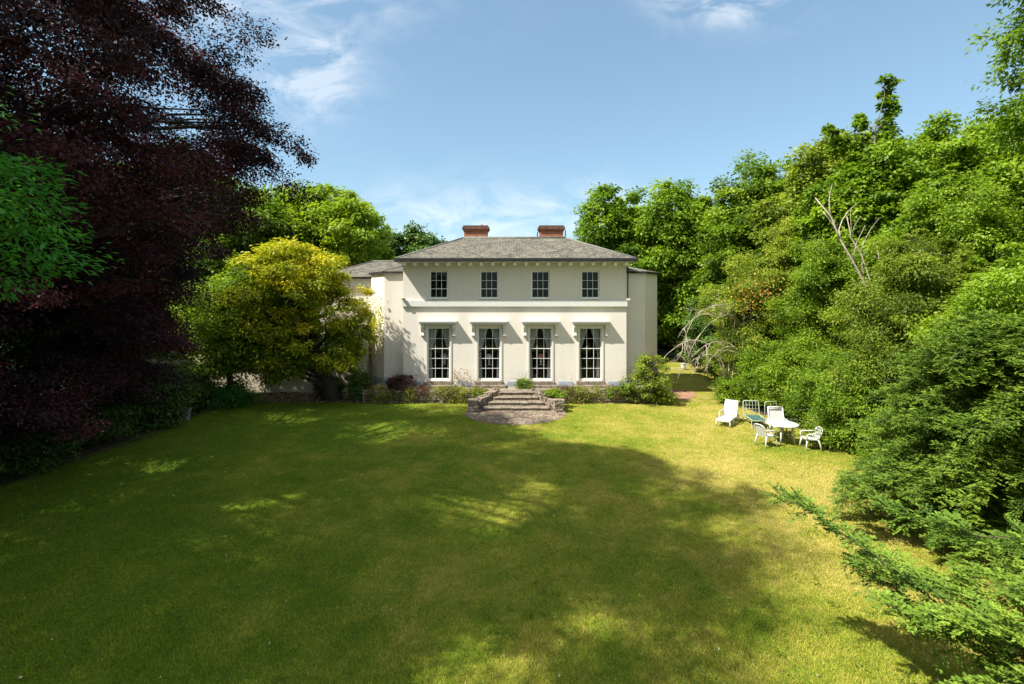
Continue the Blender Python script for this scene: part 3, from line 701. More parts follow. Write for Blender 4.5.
# curtains: top half spread, tied back at the side, falling narrow to the floor
def curtain(x, sx, lab):
    nzz, nxx = 26, 22; mb = MB(); V = {}
    for j in range(nzz+1):
        z = 3.66 - (3.66-.86)*j/nzz
        t = max(0, min(1, (3.66-z)/1.35)); w_ = .56*(1-t) + .17*t if z > 2.3 else .17 + .06*min(1, (2.3-z)/1.2)
        for i in range(nxx+1):
            uu = i/nxx; px = x + sx*(.60 - uu*w_); py = FY+.50 + .035*math.sin(uu*30)*(.4+.6*min(1, 3*abs(z-2.3)))
            V[i, j] = len(mb.v); mb.v.append((px, py, z))
    for j in range(nzz):
        for i in range(nxx):
            mb.f.append((V[i,j],V[i+1,j],V[i+1,j+1],V[i,j+1])); mb.uv.append(None); mb.t.append(.5)
    o = mb.build('curtain', M_curtain, smooth=True); sm = o.modifiers.new('thick', 'SOLIDIFY'); sm.thickness = .006
    tag(o, lab, 'curtain', 'curtains in the french windows')
    tb = MB(); tb.tube([(x+sx*.62,FY+.44,2.33),(x+sx*.52,FY+.43,2.28),(x+sx*.41,FY+.46,2.33)], .02, 6); tb.build('tieback', M_dwood, o)
nm = ['french window nearest the golden tree', 'french window behind the bare wall shrub', 'french window with the salmon lamp inside', 'french window nearest the big shrub']
for x, q in zip(UWX, nm):
    curtain(x, -1, 'white tied-back curtain on the left side of the '+q); curtain(x, 1, 'white tied-back curtain on the right side of the '+q)
def side_table(x, y, lab):
    r = empty('side_table', (x, y, .80)); tag(r, lab, 'table', 'side tables inside the villa')
    m_ = MB(); m_.lathe([(.32,.70),(.33,.72),(.32,.74)], n=20); m_.build('table_top', M_dwood, r)
    m_ = MB(); m_.lathe([(.2,0),(.19,.03),(.04,.08),(.03,.4),(.05,.6),(.04,.7)], n=12); m_.build('pedestal', M_dwood, r)
def lamp(x, y, mat, lab):
    r = empty('table_lamp', (x, y, 1.54)); tag(r, lab, 'lamp')
    m_ = MB(); m_.lathe([(.09,0),(.08,.03),(.03,.05),(.07,.15),(.05,.27),(.015,.32),(.015,.36)], n=14); m_.build('lamp_base', M_shade, r, smooth=True)
    m_ = MB(); m_.lathe([(.20,.33),(.12,.58)], n=18); m_.build('lamp_shade', mat, r, smooth=True)
side_table(-1.22, 26.75, 'dark round side table inside the window behind the bare wall shrub'); lamp(-1.22, 26.75, M_shade, 'white shaded table lamp inside the second window')
side_table(1.55, 26.75, 'dark round side table carrying the salmon lamp'); lamp(1.55, 26.75, M_pink, 'salmon shaded table lamp inside the third window')
side_table(-3.62, 26.8, 'dark round side table under the vase in the window nearest the golden tree')
r = empty('flower_vase', (-3.62, 26.8, 1.54)); tag(r, 'white vase of pale flowers inside the first french window', 'vase')
m_ = MB(); m_.lathe([(.05,0),(.09,.08),(.05,.2),(.07,.24)], n=14); m_.build('vase', M_shade, r, smooth=True)
d = nrm(rng.normal(size=(160,3))); Pn = np.array([0,0,.42])+d*np.array([.2,.2,.18]); np_mesh('flowers', leaves(Pn, d, .07, .06), 4, M_shade, r)

# garden wall and lower outbuilding wall running left
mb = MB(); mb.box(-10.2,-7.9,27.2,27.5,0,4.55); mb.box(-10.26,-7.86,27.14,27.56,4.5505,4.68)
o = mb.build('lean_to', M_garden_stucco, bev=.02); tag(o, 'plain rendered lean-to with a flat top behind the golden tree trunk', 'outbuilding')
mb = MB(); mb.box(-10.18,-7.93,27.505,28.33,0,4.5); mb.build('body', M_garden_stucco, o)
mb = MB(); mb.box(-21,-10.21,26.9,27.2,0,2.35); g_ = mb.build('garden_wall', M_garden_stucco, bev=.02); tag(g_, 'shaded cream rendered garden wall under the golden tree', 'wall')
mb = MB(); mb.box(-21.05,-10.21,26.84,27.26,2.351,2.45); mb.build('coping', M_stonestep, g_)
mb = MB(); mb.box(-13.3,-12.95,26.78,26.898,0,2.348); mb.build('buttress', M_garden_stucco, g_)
#FURNITURE
# ------------------------------------------------------------ garden furniture
def rod(mb, pts, r, n=7): mb.tube(pts, r, n)
def garden_chair(loc, rz, lab, s=1.0):
    r = empty('garden_chair', loc, rz); r.scale = (s,s,s); tag(r, lab, 'chair', 'white plastic garden chairs round the table')
    m_ = MB(); n = 8        # dished seat, front at -y
    for i in range(n):
        for j in range(n):
            def pt(i, j):
                u_ = i/n*2-1; v_ = j/n*2-1; return (u_*.23*(1-.08*(v_ > 0)*v_), v_*.22, .42 - .02*(1-u_*u_)*(1-v_*v_) - .012*v_ - (.02 if v_ < -.9 else 0))
            m_.quad(pt(i,j), pt(i+1,j), pt(i+1,j+1), pt(i,j+1))
    o_ = m_.build('seat', M_plastic, r); sm = o_.modifiers.new('t','SOLIDIFY'); sm.thickness = .022
    m_ = MB()
    slat = 5
    for k in range(slat):      # back slats
        x0 = -.19+.38*k/slat+.012; x1 = -.19+.38*(k+1)/slat-.012
        m_.hexa([(x0,.215,.42),(x1,.215,.42),(x1,.235,.42),(x0,.235,.42),(x0*1.08,.32,.77),(x1*1.08,.32,.77),(x1*1.08,.34,.77),(x0*1.08,.34,.77)])
    m_.tube([(-.225,.2,.44),(-.245,.28,.62),(-.22,.345,.78),(-.1,.36,.825),(.1,.36,.825),(.22,.345,.78),(.245,.28,.62),(.225,.2,.44)], [.024]*8, 8)
    m_.build('backrest', M_plastic, r, smooth=False)
    for sx in (-1,1):
        m_ = MB(); m_.tube([(sx*.21,-.19,.41),(sx*.245,-.23,.2),(sx*.26,-.25,0)], [.032,.026,.022], 8); m_.build('leg', M_plastic, r, smooth=True)
        m_ = MB(); m_.tube([(sx*.21,.2,.42),(sx*.235,.26,.2),(sx*.25,.3,0)], [.032,.026,.022], 8); m_.build('leg', M_plastic, r, smooth=True)
        m_ = MB(); m_.tube([(sx*.24,.28,.64),(sx*.27,.1,.63),(sx*.275,-.15,.62),(sx*.265,-.22,.58),(sx*.245,-.22,.40)], [.024,.027,.027,.024,.022], 8); m_.build('armrest', M_plastic, r, smooth=True)
    return r
def face(dx, dy): return math.atan2(dx, -dy)      # chair front (-y) towards (dx,dy)
garden_chair((8.72,17.15,0), face(1,.35), 'white plastic garden chair left of the round table, its back to the lawn', .92)
garden_chair((9.98,16.75,0), face(-1,.1), 'white plastic garden chair right of the round table, seen from the side', .9)
t = empty('garden_table', (9.42,17.45,0), R(12)); tag(t, 'round white plastic garden table on the lawn edge', 'table')
m_ = MB(); m_.lathe([(.47,.655),(.51,.66),(.525,.68),(.515,.70),(.0001,.70)], n=36); m_.build('table_top', M_plastic, t, smooth=False)
for k in range(4):
    a = R(45+90*k); m_ = MB(); m_.tube([(.30*math.cos(a),.30*math.sin(a),.66),(.36*math.cos(a),.36*math.sin(a),.3),(.40*math.cos(a),.40*math.sin(a),0)], [.035,.028,.024], 8); m_.build('leg', M_plastic, t, smooth=True)
# high backed sling chair behind the table
r = empty('reclining_chair', (9.78,18.35,0), face(-.15,-1)); tag(r, 'high backed white reclining chair with a grey sling behind the round table', 'chair')
m_ = MB()
for sx in (-1,1):
    m_.tube([(sx*.26,-.28,.40),(sx*.26,.16,.38),(sx*.255,.34,1.0)], .024, 8)
m_.tube([(-.255,.34,1.0),(.255,.34,1.0)], .03, 8); m_.tube([(-.26,-.28,.40),(.26,-.28,.40)], .02, 8); m_.hexa([(-.25,.31,.90),(.25,.31,.90),(.25,.35,.90),(-.25,.35,.90),(-.25,.34,1.02),(.25,.34,1.02),(.25,.37,1.02),(-.25,.37,1.02)]); m_.build('frame', M_plastic, r, smooth=True)
m_ = MB(); m_.quad((-.24,.17,.40),(.24,.17,.40),(.24,.335,.90),(-.24,.335,.90)); o_ = m_.build('backrest', M_mesh_grey, r); o_.modifiers.new('t','SOLIDIFY').thickness = .01
m_ = MB(); m_.quad((-.24,-.27,.40),(.24,-.27,.40),(.24,.16,.385),(-.24,.16,.385)); o_ = m_.build('seat', M_plastic, r); o_.modifiers.new('t','SOLIDIFY').thickness = .02
for sx in (-1,1):
    m_ = MB(); m_.tube([(sx*.27,-.3,.6),(sx*.27,.25,.62)], .022, 8); m_.build('armrest', M_plastic, r)
    for ya, yb in ((-.3,.2),(.3,-.26)):
        m_ = MB(); m_.tube([(sx*.275,ya*.9,.6),(sx*.275,yb,0)], .02, 8); m_.build('leg', M_plastic, r, smooth=True)
# white slatted sun lounger; head end up
r = empty('sun_lounger', (8.36,19.75,0), R(-38)); r.scale = (.86,.86,.86); tag(r, 'white plastic sun lounger with raised slatted back on the lawn edge', 'sun lounger')
m_ = MB()
for k in range(11):
    y0 = -.05+.095*k; m_.box(-.255,.255,y0,y0+.075,.305,.33)
for sx in (-1,1): m_.box(sx*.29-.03,sx*.29+.03,-.1,1.5,.27,.335)
m_.box(-.32,.32,-.14,-.101,.25,.335); m_.box(-.26,.26,1.44,1.5,.27,.335); m_.build('seat', M_plastic, r, bev=.008)
m_ = MB()
for sx in (-1,1): m_.hexa([(sx*.27-.025,1.0,.33),(sx*.27+.025,1.0,.33),(sx*.27+.025,1.05,.33),(sx*.27-.025,1.05,.33),(sx*.27-.025,1.38,.97),(sx*.27+.025,1.38,.97),(sx*.27+.025,1.43,.95),(sx*.27-.025,1.43,.95)])
for k in range(9):
    f0 = .03+.92*k/9; f1 = f0+.085; L = lambda f: (1.0+.38*f, .34+.64*f)
    a, b = L(f0), L(f1); m_.hexa([(-.24,a[0],a[1]),(.24,a[0],a[1]),(.24,a[0]+.02,a[1]-.01),(-.24,a[0]+.02,a[1]-.01),(-.24,b[0],b[1]),(.24,b[0],b[1]),(.24,b[0]+.02,b[1]-.01),(-.24,b[0]+.02,b[1]-.01)])
m_.hexa([(-.29,1.36,.93),(.29,1.36,.93),(.29,1.41,.92),(-.29,1.41,.92),(-.28,1.40,1.0),(.28,1.40,1.0),(.28,1.44,.99),(-.28,1.44,.99)]); m_.build('backrest', M_plastic, r, bev=.006)
for sx in (-1,1):
    for y_ in (-.08, .62, 1.4):
        m_ = MB(); m_.tube([(sx*.29,y_,.29),(sx*.31,y_-.03,0)], [.036,.026], 8); m_.build('leg', M_plastic, r, smooth=True)
    m_ = MB(); m_.tube([(sx*.31,.42,.32),(sx*.33,.5,.50),(sx*.33,.62,.56),(sx*.33,1.0,.57),(sx*.3,1.15,.55)], .026, 8); m_.build('armrest', M_plastic, r, smooth=True)
# folding metal lounger: upright lattice back and low teal bed
r = empty('folding_lounger', (9.75,20.15,0), R(-8)); tag(r, 'pale metal folding lounger with upright lattice back and sagging teal bed', 'sun lounger')
m_ = MB(); m_.tube([(-.31,.3,.0),(-.31,.3,.3),(-.30,.38,.82),(-.27,.385,.86),(.27,.385,.86),(.30,.38,.82),(.31,.3,.3),(.31,.3,0)], .02, 8); m_.tube([(-.31,.3,.14),(.31,.3,.14)], .016, 6)
for k in range(1,5): z = .14+.68*k/5; m_.tube([(-.305,.3+.1*k/6,z),(.305,.3+.1*k/6,z+.01)], .007, 5)
for k in range(1,5): x_ = -.31+.62*k/5; m_.tube([(x_,.3,.14),(x_,.385,.86)], .006, 5)
m_.build('backrest', M_paint_tube, r, smooth=True)
m_ = MB()
for i in range(10):
    for j in range(6):
        def pt(i,j):
            u_ = i/10; v_ = j/6*2-1; return (v_*.27, .28-1.05*u_, .30-.05*math.sin(u_*math.pi)*(1-.6*v_*v_)-.03*math.sin(u_*9))
        m_.quad(pt(i,j),pt(i,j+1),pt(i+1,j+1),pt(i+1,j))
o_ = m_.build('bed', M_teal, r, smooth=True); o_.modifiers.new('t','SOLIDIFY').thickness = .008
m_ = MB(); m_.tube([(-.29,.3,.31),(-.29,-.78,.31),(.29,-.78,.31),(.29,.3,.31)], .016, 8); m_.build('bed_frame', M_paint_tube, r)
for sx in (-1,1):
    m_ = MB(); m_.tube([(sx*.29,-.6,.31),(sx*.29,-.7,0)], .015, 6); m_.build('leg', M_paint_tube, r)
m_ = MB(); m_.tube([(.02,-.45,.10),(.09,-.45,.10)], .10, 14); m_.build('wheel', M_black, r)
r = empty('metal_frame', (10.55,20.4,0), R(10)); tag(r, 'empty pale metal tube frame standing upright in front of the bushes', 'frame')
m_ = MB(); m_.tube([(-.26,0,0),(-.26,0,.80),(-.22,0,.86),(.22,0,.86),(.26,0,.80),(.26,0,0)], .016, 8); m_.tube([(-.26,0,.3),(.26,0,.3)], .01, 6); m_.build('frame_tube', M_paint_tube, r, smooth=True)
m_ = MB(); m_.tube([(-.26,0,.02),(-.26,-.45,.02)], .014, 6); m_.build('foot', M_paint_tube, r); m_ = MB(); m_.tube([(.26,0,.02),(.26,-.45,.02)], .014, 6); m_.build('foot', M_paint_tube, r)
# small things
r = empty('white_pot', (12.3,35.9,0)); r.scale = (1.2,1.2,1.2); tag(r, 'small white pot standing on the far grass beyond the house', 'pot')
m_ = MB(); m_.lathe([(.11,0),(.13,.02),(.15,.32),(.17,.33),(.17,.38),(.14,.38),(.13,.33)], n=18); m_.build('pot', M_plastic, r, smooth=False)
r = empty('grey_bin', (-13.6,20.9,0), R(20)); tag(r, 'small pale grey bin half hidden among plants at the edge of the lawn', 'bin')
m_ = MB(); m_.hexa([(-.11,-.11,0),(.11,-.11,0),(.11,.11,0),(-.11,.11,0),(-.14,-.14,.42),(.14,-.14,.42),(.14,.14,.42),(-.14,.14,.42)]); m_.build('bin_body', M_bin, r, bev=.02)
m_ = MB(); m_.box(-.155,.155,-.155,.155,.422,.46); m_.build('lid', M_bin, r, bev=.015)
#PLANTS
# ------------------------------------------------------------ leaf colours
L_green = leafmat('green_leaves', [(0.15, (0.050, 0.100, 0.008)), (0.5, (0.135, 0.235, 0.015)), (0.85, (0.25, 0.37, 0.025))], .4)
L_bright = leafmat('bright_leaves', [(0.15, (0.075, 0.135, 0.010)), (0.5, (0.170, 0.275, 0.018)), (0.85, (0.29, 0.39, 0.03))], .42)
L_olive = leafmat('olive_leaves', [(0.15, (0.070, 0.115, 0.012)), (0.5, (0.195, 0.265, 0.026)), (0.85, (0.33, 0.39, 0.045))], .4)
L_dark = leafmat('dark_evergreen_leaves', [(0.15, (0.022, 0.055, 0.010)), (0.5, (0.058, 0.120, 0.018)), (0.85, (0.11, 0.20, 0.025))], 0.2, 0.5, 0.3)
L_gold = leafmat('golden_leaves', [(0.05, (0.09, 0.150, 0.010)), (0.30, (0.22, 0.265, 0.014)), (0.52, (0.38, 0.40, 0.02)), (0.88, (0.60, 0.53, 0.03))], 0.4)
L_beech = leafmat('copper_leaves', [(0.15, (0.013, 0.009, 0.013)), (0.5, (0.034, 0.015, 0.022)), (0.85, (0.11, 0.028, 0.042))], 0.25, 0.6, 0.2)
L_yew = leafmat('yew_needles', [(0.15, (0.052, 0.100, 0.014)), (0.5, (0.110, 0.190, 0.021)), (0.85, (0.195, 0.29, 0.03))], 0.15, 0.6, 0.2)
L_fresh = leafmat('fresh_ash_leaves', [(0.15, (0.035, 0.15, 0.03)), (0.5, (0.08, 0.27, 0.045)), (0.85, (0.15, 0.38, 0.06))], 0.5)
L_orange = leafmat('orange_blossom', [(0.15, (0.26, 0.13, 0.03)), (0.5, (0.42, 0.24, 0.04)), (0.85, (0.50, 0.36, 0.07))], 0.3)
L_red = leafmat('dark_red_leaves', [(0.15, (0.03, 0.015, 0.012)), (0.5, (0.075, 0.032, 0.028)), (0.85, (0.14, 0.06, 0.045))], 0.3)
L_straw = leafmat('dry_brown_leaves', [(0.15, (0.15, 0.09, 0.035)), (0.5, (0.30, 0.19, 0.08)), (0.85, (0.42, 0.30, 0.13))], 0.2)
L_wall = leafmat('wall_plant_leaves', [(0.10, (0.09, 0.035, 0.03)), (0.3, (0.12, 0.085, 0.03)), (0.5, (0.13, 0.15, 0.025)), (0.8, (0.26, 0.27, 0.04))], 0.3)
L_litter = leafmat('litter', [(0.15, (0.12, 0.08, 0.04)), (0.5, (0.35, 0.30, 0.18)), (0.85, (0.6, 0.58, 0.45))], 0.1)

def auto_lobes(h, r, z0=1.2, n=7, k=.52, seed=1, lean=(0, 0)):
    """a core and many uneven side lobes, so that hollows stay between them"""
    g = random.Random(seed); H = h - z0; out_ = [(lean[0]*.4, lean[1]*.4, z0+H*.44, r*.58, r*.58, H*.40)]
    n = int(n*1.5); k = k*.78
    for i in range(n):
        a = 2.4*i + g.uniform(-.6, .6); f = (i+.5)/n; zc = z0 + H*(.14 + .68*f)
        s = r*k*g.uniform(.65, 1.25); rr = (r-s*.8)*math.sqrt(max(.08, 1-(2*(zc-z0)/H-1)**2))*g.uniform(.85, 1.15); zz = min(s*g.uniform(.8, 1.5), max(.3, h-zc))
        out_.append((math.cos(a)*rr+lean[0]*f, math.sin(a)*rr+lean[1]*f, zc, s, s, zz))
    out_.append((lean[0]+g.uniform(-.2,.2)*r, lean[1], h-r*.36, r*.36, r*.36, r*.36))
    return out_

# ---- copper beech
def beech_keep(P):
    gx = P[:,0] + P[:,2]*1.95/2.8; gy = P[:,1] + P[:,2]/2.8; hole = np.zeros(len(P), bool)   # light gaps in the crown
    for x, y, r_ in SPOTS: hole |= np.hypot(gx-x, (gy-y)) < r_*.55+.08
    return ~(hole | (np.hypot(P[:,0], P[:,1]) < 4.3) | ((P[:,1] < 4) & (P[:,0] > -5)&(P[:,2] < 9)))
SPOTS = [((x-512)*5/(y-300), 2500/(y-300), r_) for x, y, r_ in ((180,490,.8),(155,500,.6),(245,570,.6),(535,655,.7),(610,605,.9),(645,622,.6),(700,640,.8),(555,568,.5),(490,620,.6),(70,510,.6),(45,552,.5),(330,455,.5),(670,500,.6),(790,640,.7),(620,550,.4))]
BX, BY = -13.2, 10.5
LB = [(-11.6,8,11.5,5.6,6.3,6.5),(-11.65,14.6,10.1,5.0,4.4,4.5),(-10.2,6.3,15.8,4.4,4.8,4.0),(-15.2,18.0,7.6,3.0,3.4,5.4),(-15.5,9.5,5.2,4.2,8,4.6),(-11.2,1.9,14.4,4.7,4.4,4.2),(-13.4,14.0,4.2,3.3,4.5,3.3)]
make_tree('copper_beech', (BX, BY, 0), [(a-BX,b-BY,c,d,e,f) for a,b,c,d,e,f in LB],
    'huge dark purple copper beech filling the left side of the lawn', 'tree', L_beech, M_bark_dark, leaf=.095, spacing=.80, rb=.92, ntw=17, nl=27, r0=.55,
    trunk_top=(1.5,-1.5,15), flat=.26, droop=.5, nlimb=55, twr=.10, aspect=.66, up=.25, upn=.7, shell=(.3,1.0), start=.32, lump=.22, zmin=1.2, keepfn=beech_keep, spread=.8)
# ---- fresh green branchy tree at the left edge
make_tree('ash_tree', (-8.6, 5.4, 0), [(2.0,.2,6.2,1.4,.8,.5),(1.9,.1,5.4,1.35,.8,.35),(2.0,.1,6.9,.9,.7,.3),(0,0,9,1.6,1.6,1.6),(-1.5,0,6,2,2,2)],
    'fresh green ash whose leafy sprays reach in at the left edge of the picture', 'tree', L_fresh, M_bark, leaf=.10, spacing=.45, rb=.42, ntw=12, nl=14, r0=.16,
    trunk_top=(0,0,9), flat=.28, droop=.45, nlimb=30, twr=.17, aspect=.36, up=.2, upn=1.5, shell=(.3,1.0))

# ---- golden tree against the garden wall
make_tree('golden_tree', (-9.05, 24.75, 0), [(-1.8,-.7,4.9,2.7,1.9,2.2),(-1.1,-.6,5.8,1.4,1.3,1.4),(-2.6,-.9,3.3,1.7,1.5,1.5),(.35,-.6,4.3,1.2,1.0,1.4),(-1.5,-1.1,6.4,1.3,1.2,1.2),(-.6,-.9,3.1,1.8,1.3,1.35),(1.1,-.5,3.2,.8,.6,.9),(.4,-.5,2.6,1.1,.9,.9),(-1.9,-1.2,2.4,1.3,1.0,.8)],
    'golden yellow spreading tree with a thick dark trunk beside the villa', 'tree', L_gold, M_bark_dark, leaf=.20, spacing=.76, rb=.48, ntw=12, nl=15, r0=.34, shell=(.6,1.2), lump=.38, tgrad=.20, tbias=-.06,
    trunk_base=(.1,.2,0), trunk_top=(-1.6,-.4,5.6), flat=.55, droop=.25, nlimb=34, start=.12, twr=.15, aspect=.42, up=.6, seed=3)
make_tree('green_tree', (-13.4, 24.0, 0), [(0,0,4.2,2.2,1.7,2.0),(.9,-.5,3.2,1.6,1.4,1.6),(-1,.1,3.0,1.8,1.5,1.9),(1.3,-.1,5.2,1.1,1.1,1.1)],
    'smaller green tree between the golden tree and the copper beech', 'tree', L_bright, M_bark, leaf=.17, spacing=.72, rb=.6, ntw=10, nl=10, r0=.16, flat=.5, droop=.3, seed=5)

# ---- trees behind the villa and down both sides: (name, X, Y, h, r, z0, mat, leaf, label, seed)
TREES = [
 ('lime_tree',-14.0,36.5,13.4,5.2,1.5,L_bright,.27,'big round green tree rising behind the golden tree',21),
 ('oak_tree',-20.8,33,14.5,5.0,1.5,L_green,.27,'green tree mostly hidden behind the copper beech, next to the big round one',22),
 ('oak_tree',-10.2,52,12.1,3.6,3,L_dark,.32,'distant dark green tree showing just left of the roof',23),
 ('oak_tree',-14.9,50,10.6,3.6,2,L_green,.32,'low distant green tree between the big round tree and the left end of the roof',24),
 ('oak_tree',-26,27,13,5,1,L_dark,.28,'dark tree deep behind the beech at the far end of the garden wall',25),
 ('oak_tree',-24,18,13,5,.6,L_dark,.28,'dark tree behind the middle of the copper beech',26),
 ('oak_tree',-23,9,12,5,.6,L_dark,.28,'dark tree behind the near part of the copper beech',27),
 ('oak_tree',-21,1,11,5,.6,L_dark,.28,'dark tree at the very left beyond the beech',28),
 ('sycamore_tree',9.6,43,13.6,4.4,1.0,L_green,.28,'broad green tree rising directly behind the right corner of the villa',31),
 ('sycamore_tree',14.2,40,14.1,4.2,1.0,L_green,.27,'tall round green tree second from the villa on the right',32),
 ('sycamore_tree',17.6,34.5,14.7,4.2,1.0,L_bright,.25,'tall bright green tree third from the villa on the right',33),
 ('oak_tree',18.4,28,14.0,4.2,1.0,L_olive,.22,'large olive green tree left of the tree with upright shoots',34),
 ('oak_tree',18.6,21.5,12.6,3.7,.8,L_green,.19,'dense green tree right of the tree with upright shoots',35),
 ('oak_tree',23.5,25,13.4,4.5,.8,L_bright,.22,'green tree at the back on the right, half hidden by the dark ash',36),
 ('oak_tree',12.5,50,10.2,4.2,.5,L_dark,.32,'dark tree low behind the far grass right of the villa',37),
 ('oak_tree',20.5,43,12.5,4.6,.5,L_green,.28,'tree in the back row behind the bright green third tree',38),
 ('oak_tree',4,56,11.0,5,.5,L_green,.34,'tree hidden behind the villa roof',39),
]
def shoots_for(h, r, n, seed, rr=.3):
    """upright leading shoots that break the outline of a crown"""
    g = random.Random(seed*3+1); out_ = []
    for k in range(n):
        a = g.uniform(0, 6.28); q = r*g.uniform(.1, .95); z0 = h*(.97-.42*(q/r)**2); L_ = g.uniform(.5, 1.7)*min(1, r/2.6)*.8; lx, ly = g.uniform(-.3,.3), g.uniform(-.3,.3); m = max(4, int(L_/.24))
        for i in range(m):
            f = i/m; out_.append((math.cos(a)*q+lx*f*L_+g.uniform(-.1,.1), math.sin(a)*q+ly*f*L_+g.uniform(-.1,.1), z0-.5+f*(L_+.4), rr*(1.25-.9*f)*g.uniform(.8,1.2)))
    return out_
for nm_, X, Y, h, r_, z0, mt, lf, lab, sd_ in TREES:
    near = Y < 30
    make_tree(nm_, (X, Y, 0), auto_lobes(h, r_, z0, 9, .46, sd_), lab, 'tree', mt, M_bark, leaf=lf, spacing=.86 if near else 1.05, rb=.66 if near else .78, ntw=14, nl=14, r0=.28, flat=.55, droop=.25, nlimb=20, twr=.15, seed=sd_, lump=.3, shell=(.6,1.08), upn=.7, extra=shoots_for(h*.985, r_*.75, 8, sd_, .55), tbias=((sd_*37) % 11-5)*.03, tgrad=.10)
# tree with upright shoots on the skyline
shoots = [(x0+.10*math.sin(z*2+x0)+(z-10.5)*sl+random.uniform(-.22,.22), random.uniform(-.2,.2), z+random.uniform(-.08,.08), random.uniform(.10,.20)+.20*(1-(z-10.5)/(zt-10.5))) for x0, sl, zt in ((-.75,-.30,12.6),(-.2,-.02,13.2),(.55,.10,14.7),(1.2,.25,12.0)) for z in np.arange(10.5, zt, .23) if random.random() > .04]
make_tree('maple_tree', (15.6, 22, 0), [(0,0,7.4,2.5,2.4,3.3),(.3,0,9.8,1.4,1.3,1.2),(1.6,.2,10.4,.3,.3,.6),(-1.3,.3,8.8,1.2,1.2,1.3)],
    'green maple with tall upright shoots standing out against the sky', 'tree', L_green, M_bark_grey, leaf=.19, spacing=.55, rb=.38, ntw=10, nl=14, r0=.16, trunk_top=(.3,0,12.6), flat=.7, droop=.1, nlimb=60, extra=shoots, seed=44, lump=.2)
# dark feathery ash at the right edge
g_ = make_tree('ash_tree', (17.8, 14, 0), [(-.9,0,12.6,2.6,2.4,1.3),(-.8,0,10.6,2.8,2.5,1.0),(-.7,0,14.8,2.2,2.2,1.2),(-.3,0,16.8,1.9,2,1.4),(.8,0,12,3.2,3,3.5),(.2,0,8.4,2.6,2.4,1.6)],
    'dark feathery ash leaning in at the upper right edge', 'tree', L_green, M_bark, leaf=.17, spacing=.72, rb=.68, ntw=13, nl=13, r0=.3, trunk_top=(0,0,16), flat=.3, droop=.4, nlimb=46, twr=.10, aspect=.45, upn=1.0, shell=(.4,1.0), seed=45)
mb = MB()
for (a, b) in (((0,0,7.6),(-3.1,-.3,9.2)),((-1.6,-.2,8.6),(-2.7,-.4,7.7)),((-1.2,-.1,8.3),(-3.3,-.5,8.6)),((-.8,0,8),(-2.4,-.3,7.0))): mb.tube(limb_pts(a, b, .06, 6, .1), [.05,.045,.035,.03,.02,.014,.008], 5)
mb.build('dead_limb', M_deadwood, g_, smooth=True)

# ---- middle band of smaller trees and tall bushes on the right
MID = [
 ('bush',12.5,25.6,7.3,2.3,.3,L_olive,.13,'tall olive bush with orange blossom beside the bare arching branches',51),
 ('willow_tree',15.2,24.6,9.6,2.7,.3,L_olive,.14,'pale olive willow behind the sun loungers',52),
 ('bush',13.9,20.8,7.4,2.3,.3,L_bright,.13,'tall bright green bush behind the pale leaning dead stems',53),
 ('bush',15.9,18.2,9.4,2.7,.3,L_green,.14,'tall green bush left of the dark feathery ash trunk',54),
 ('bush',13.2,16.2,7.0,2.3,.3,L_olive,.13,'bushy olive green tree in the middle of the right hand thicket',55),
 ('bush',16.2,12.4,8.8,2.7,.3,L_bright,.13,'tall bright bush below the feathery ash at the right edge',56),
 ('bush',12.9,12.0,6.1,2.3,.3,L_green,.12,'rounded green bush above the yew at the right edge',57),
 ('bush',19.5,16,9.5,3,.3,L_green,.15,'bush deep in the thicket behind the feathery ash',58),
 ('bush',16.5,30,8,2.8,.3,L_green,.17,'green bush at the back behind the olive bushes',59),
 ('bush',14.6,34,5.5,2.4,.1,L_dark,.18,'dark bush at the right end of the far grass',60),
]
for nm_, X, Y, h, r_, z0, mt, lf, lab, sd_ in MID:
    t_ = make_tree(nm_, (X, Y, 0), auto_lobes(h, r_, z0, 9, .46, sd_), lab, 'bush' if nm_ == 'bush' else 'tree', mt, M_bark_grey, leaf=lf*.78, spacing=.62, rb=.46, ntw=14, nl=20, r0=.1, flat=.5, droop=.3, nlimb=26, twr=.15, seed=sd_, lump=.35, aspect=.42+.04*(sd_ % 5), shell=(.6,1.12), upn=.6, extra=shoots_for(h, r_, 16, sd_, .26), tbias=((sd_*37) % 11-5)*.035, tgrad=.14)
    if sd_ == 51:
        P = np.array([-1.0,-1.9,5.2]) + rng.normal(size=(260,3))*np.array([.55,.30,.45]); np_mesh('blossom', leaves(P, nrm(rng.normal(size=(260,3))+[0,-.6,.6]), .13, .09), 4, L_orange, t_, .5+rng.normal(size=260)*.2)
LOW = [
 (11.2,24.3,1.25,1.05,L_bright,.13,'low bright leafy clump at the corner of the lawn by the brick path',61),
 (12.1,22.7,3.2,1.5,L_green,.12,'green shrub directly behind the white sun lounger',62),
 (12.4,20.7,3.6,1.5,L_bright,.12,'green shrub behind the empty metal frame',63),
 (12.1,18.6,3.0,1.45,L_green,.11,'dark leafy shrub behind the round white table',64),
 (12.1,16.6,3.5,1.6,L_green,.11,'green shrub right of the side-on plastic chair',65),
 (11.9,14.4,2.7,1.7,L_bright,.10,'low spreading shrub where the lawn bends towards the yew',66),
 (12.0,12.2,3.3,1.8,L_green,.10,'green shrub just behind the yew',67),
 (11.0,17.0,.9,.75,L_bright,.10,'small leafy mound on the lawn edge by the right plastic chair',68),
 (13.2,27.5,3.0,1.6,L_olive,.14,'olive shrub behind the bare arching branches',69),
 (13.6,31.0,2.6,1.5,L_green,.15,'shrub on the right side of the far grass',70),
]
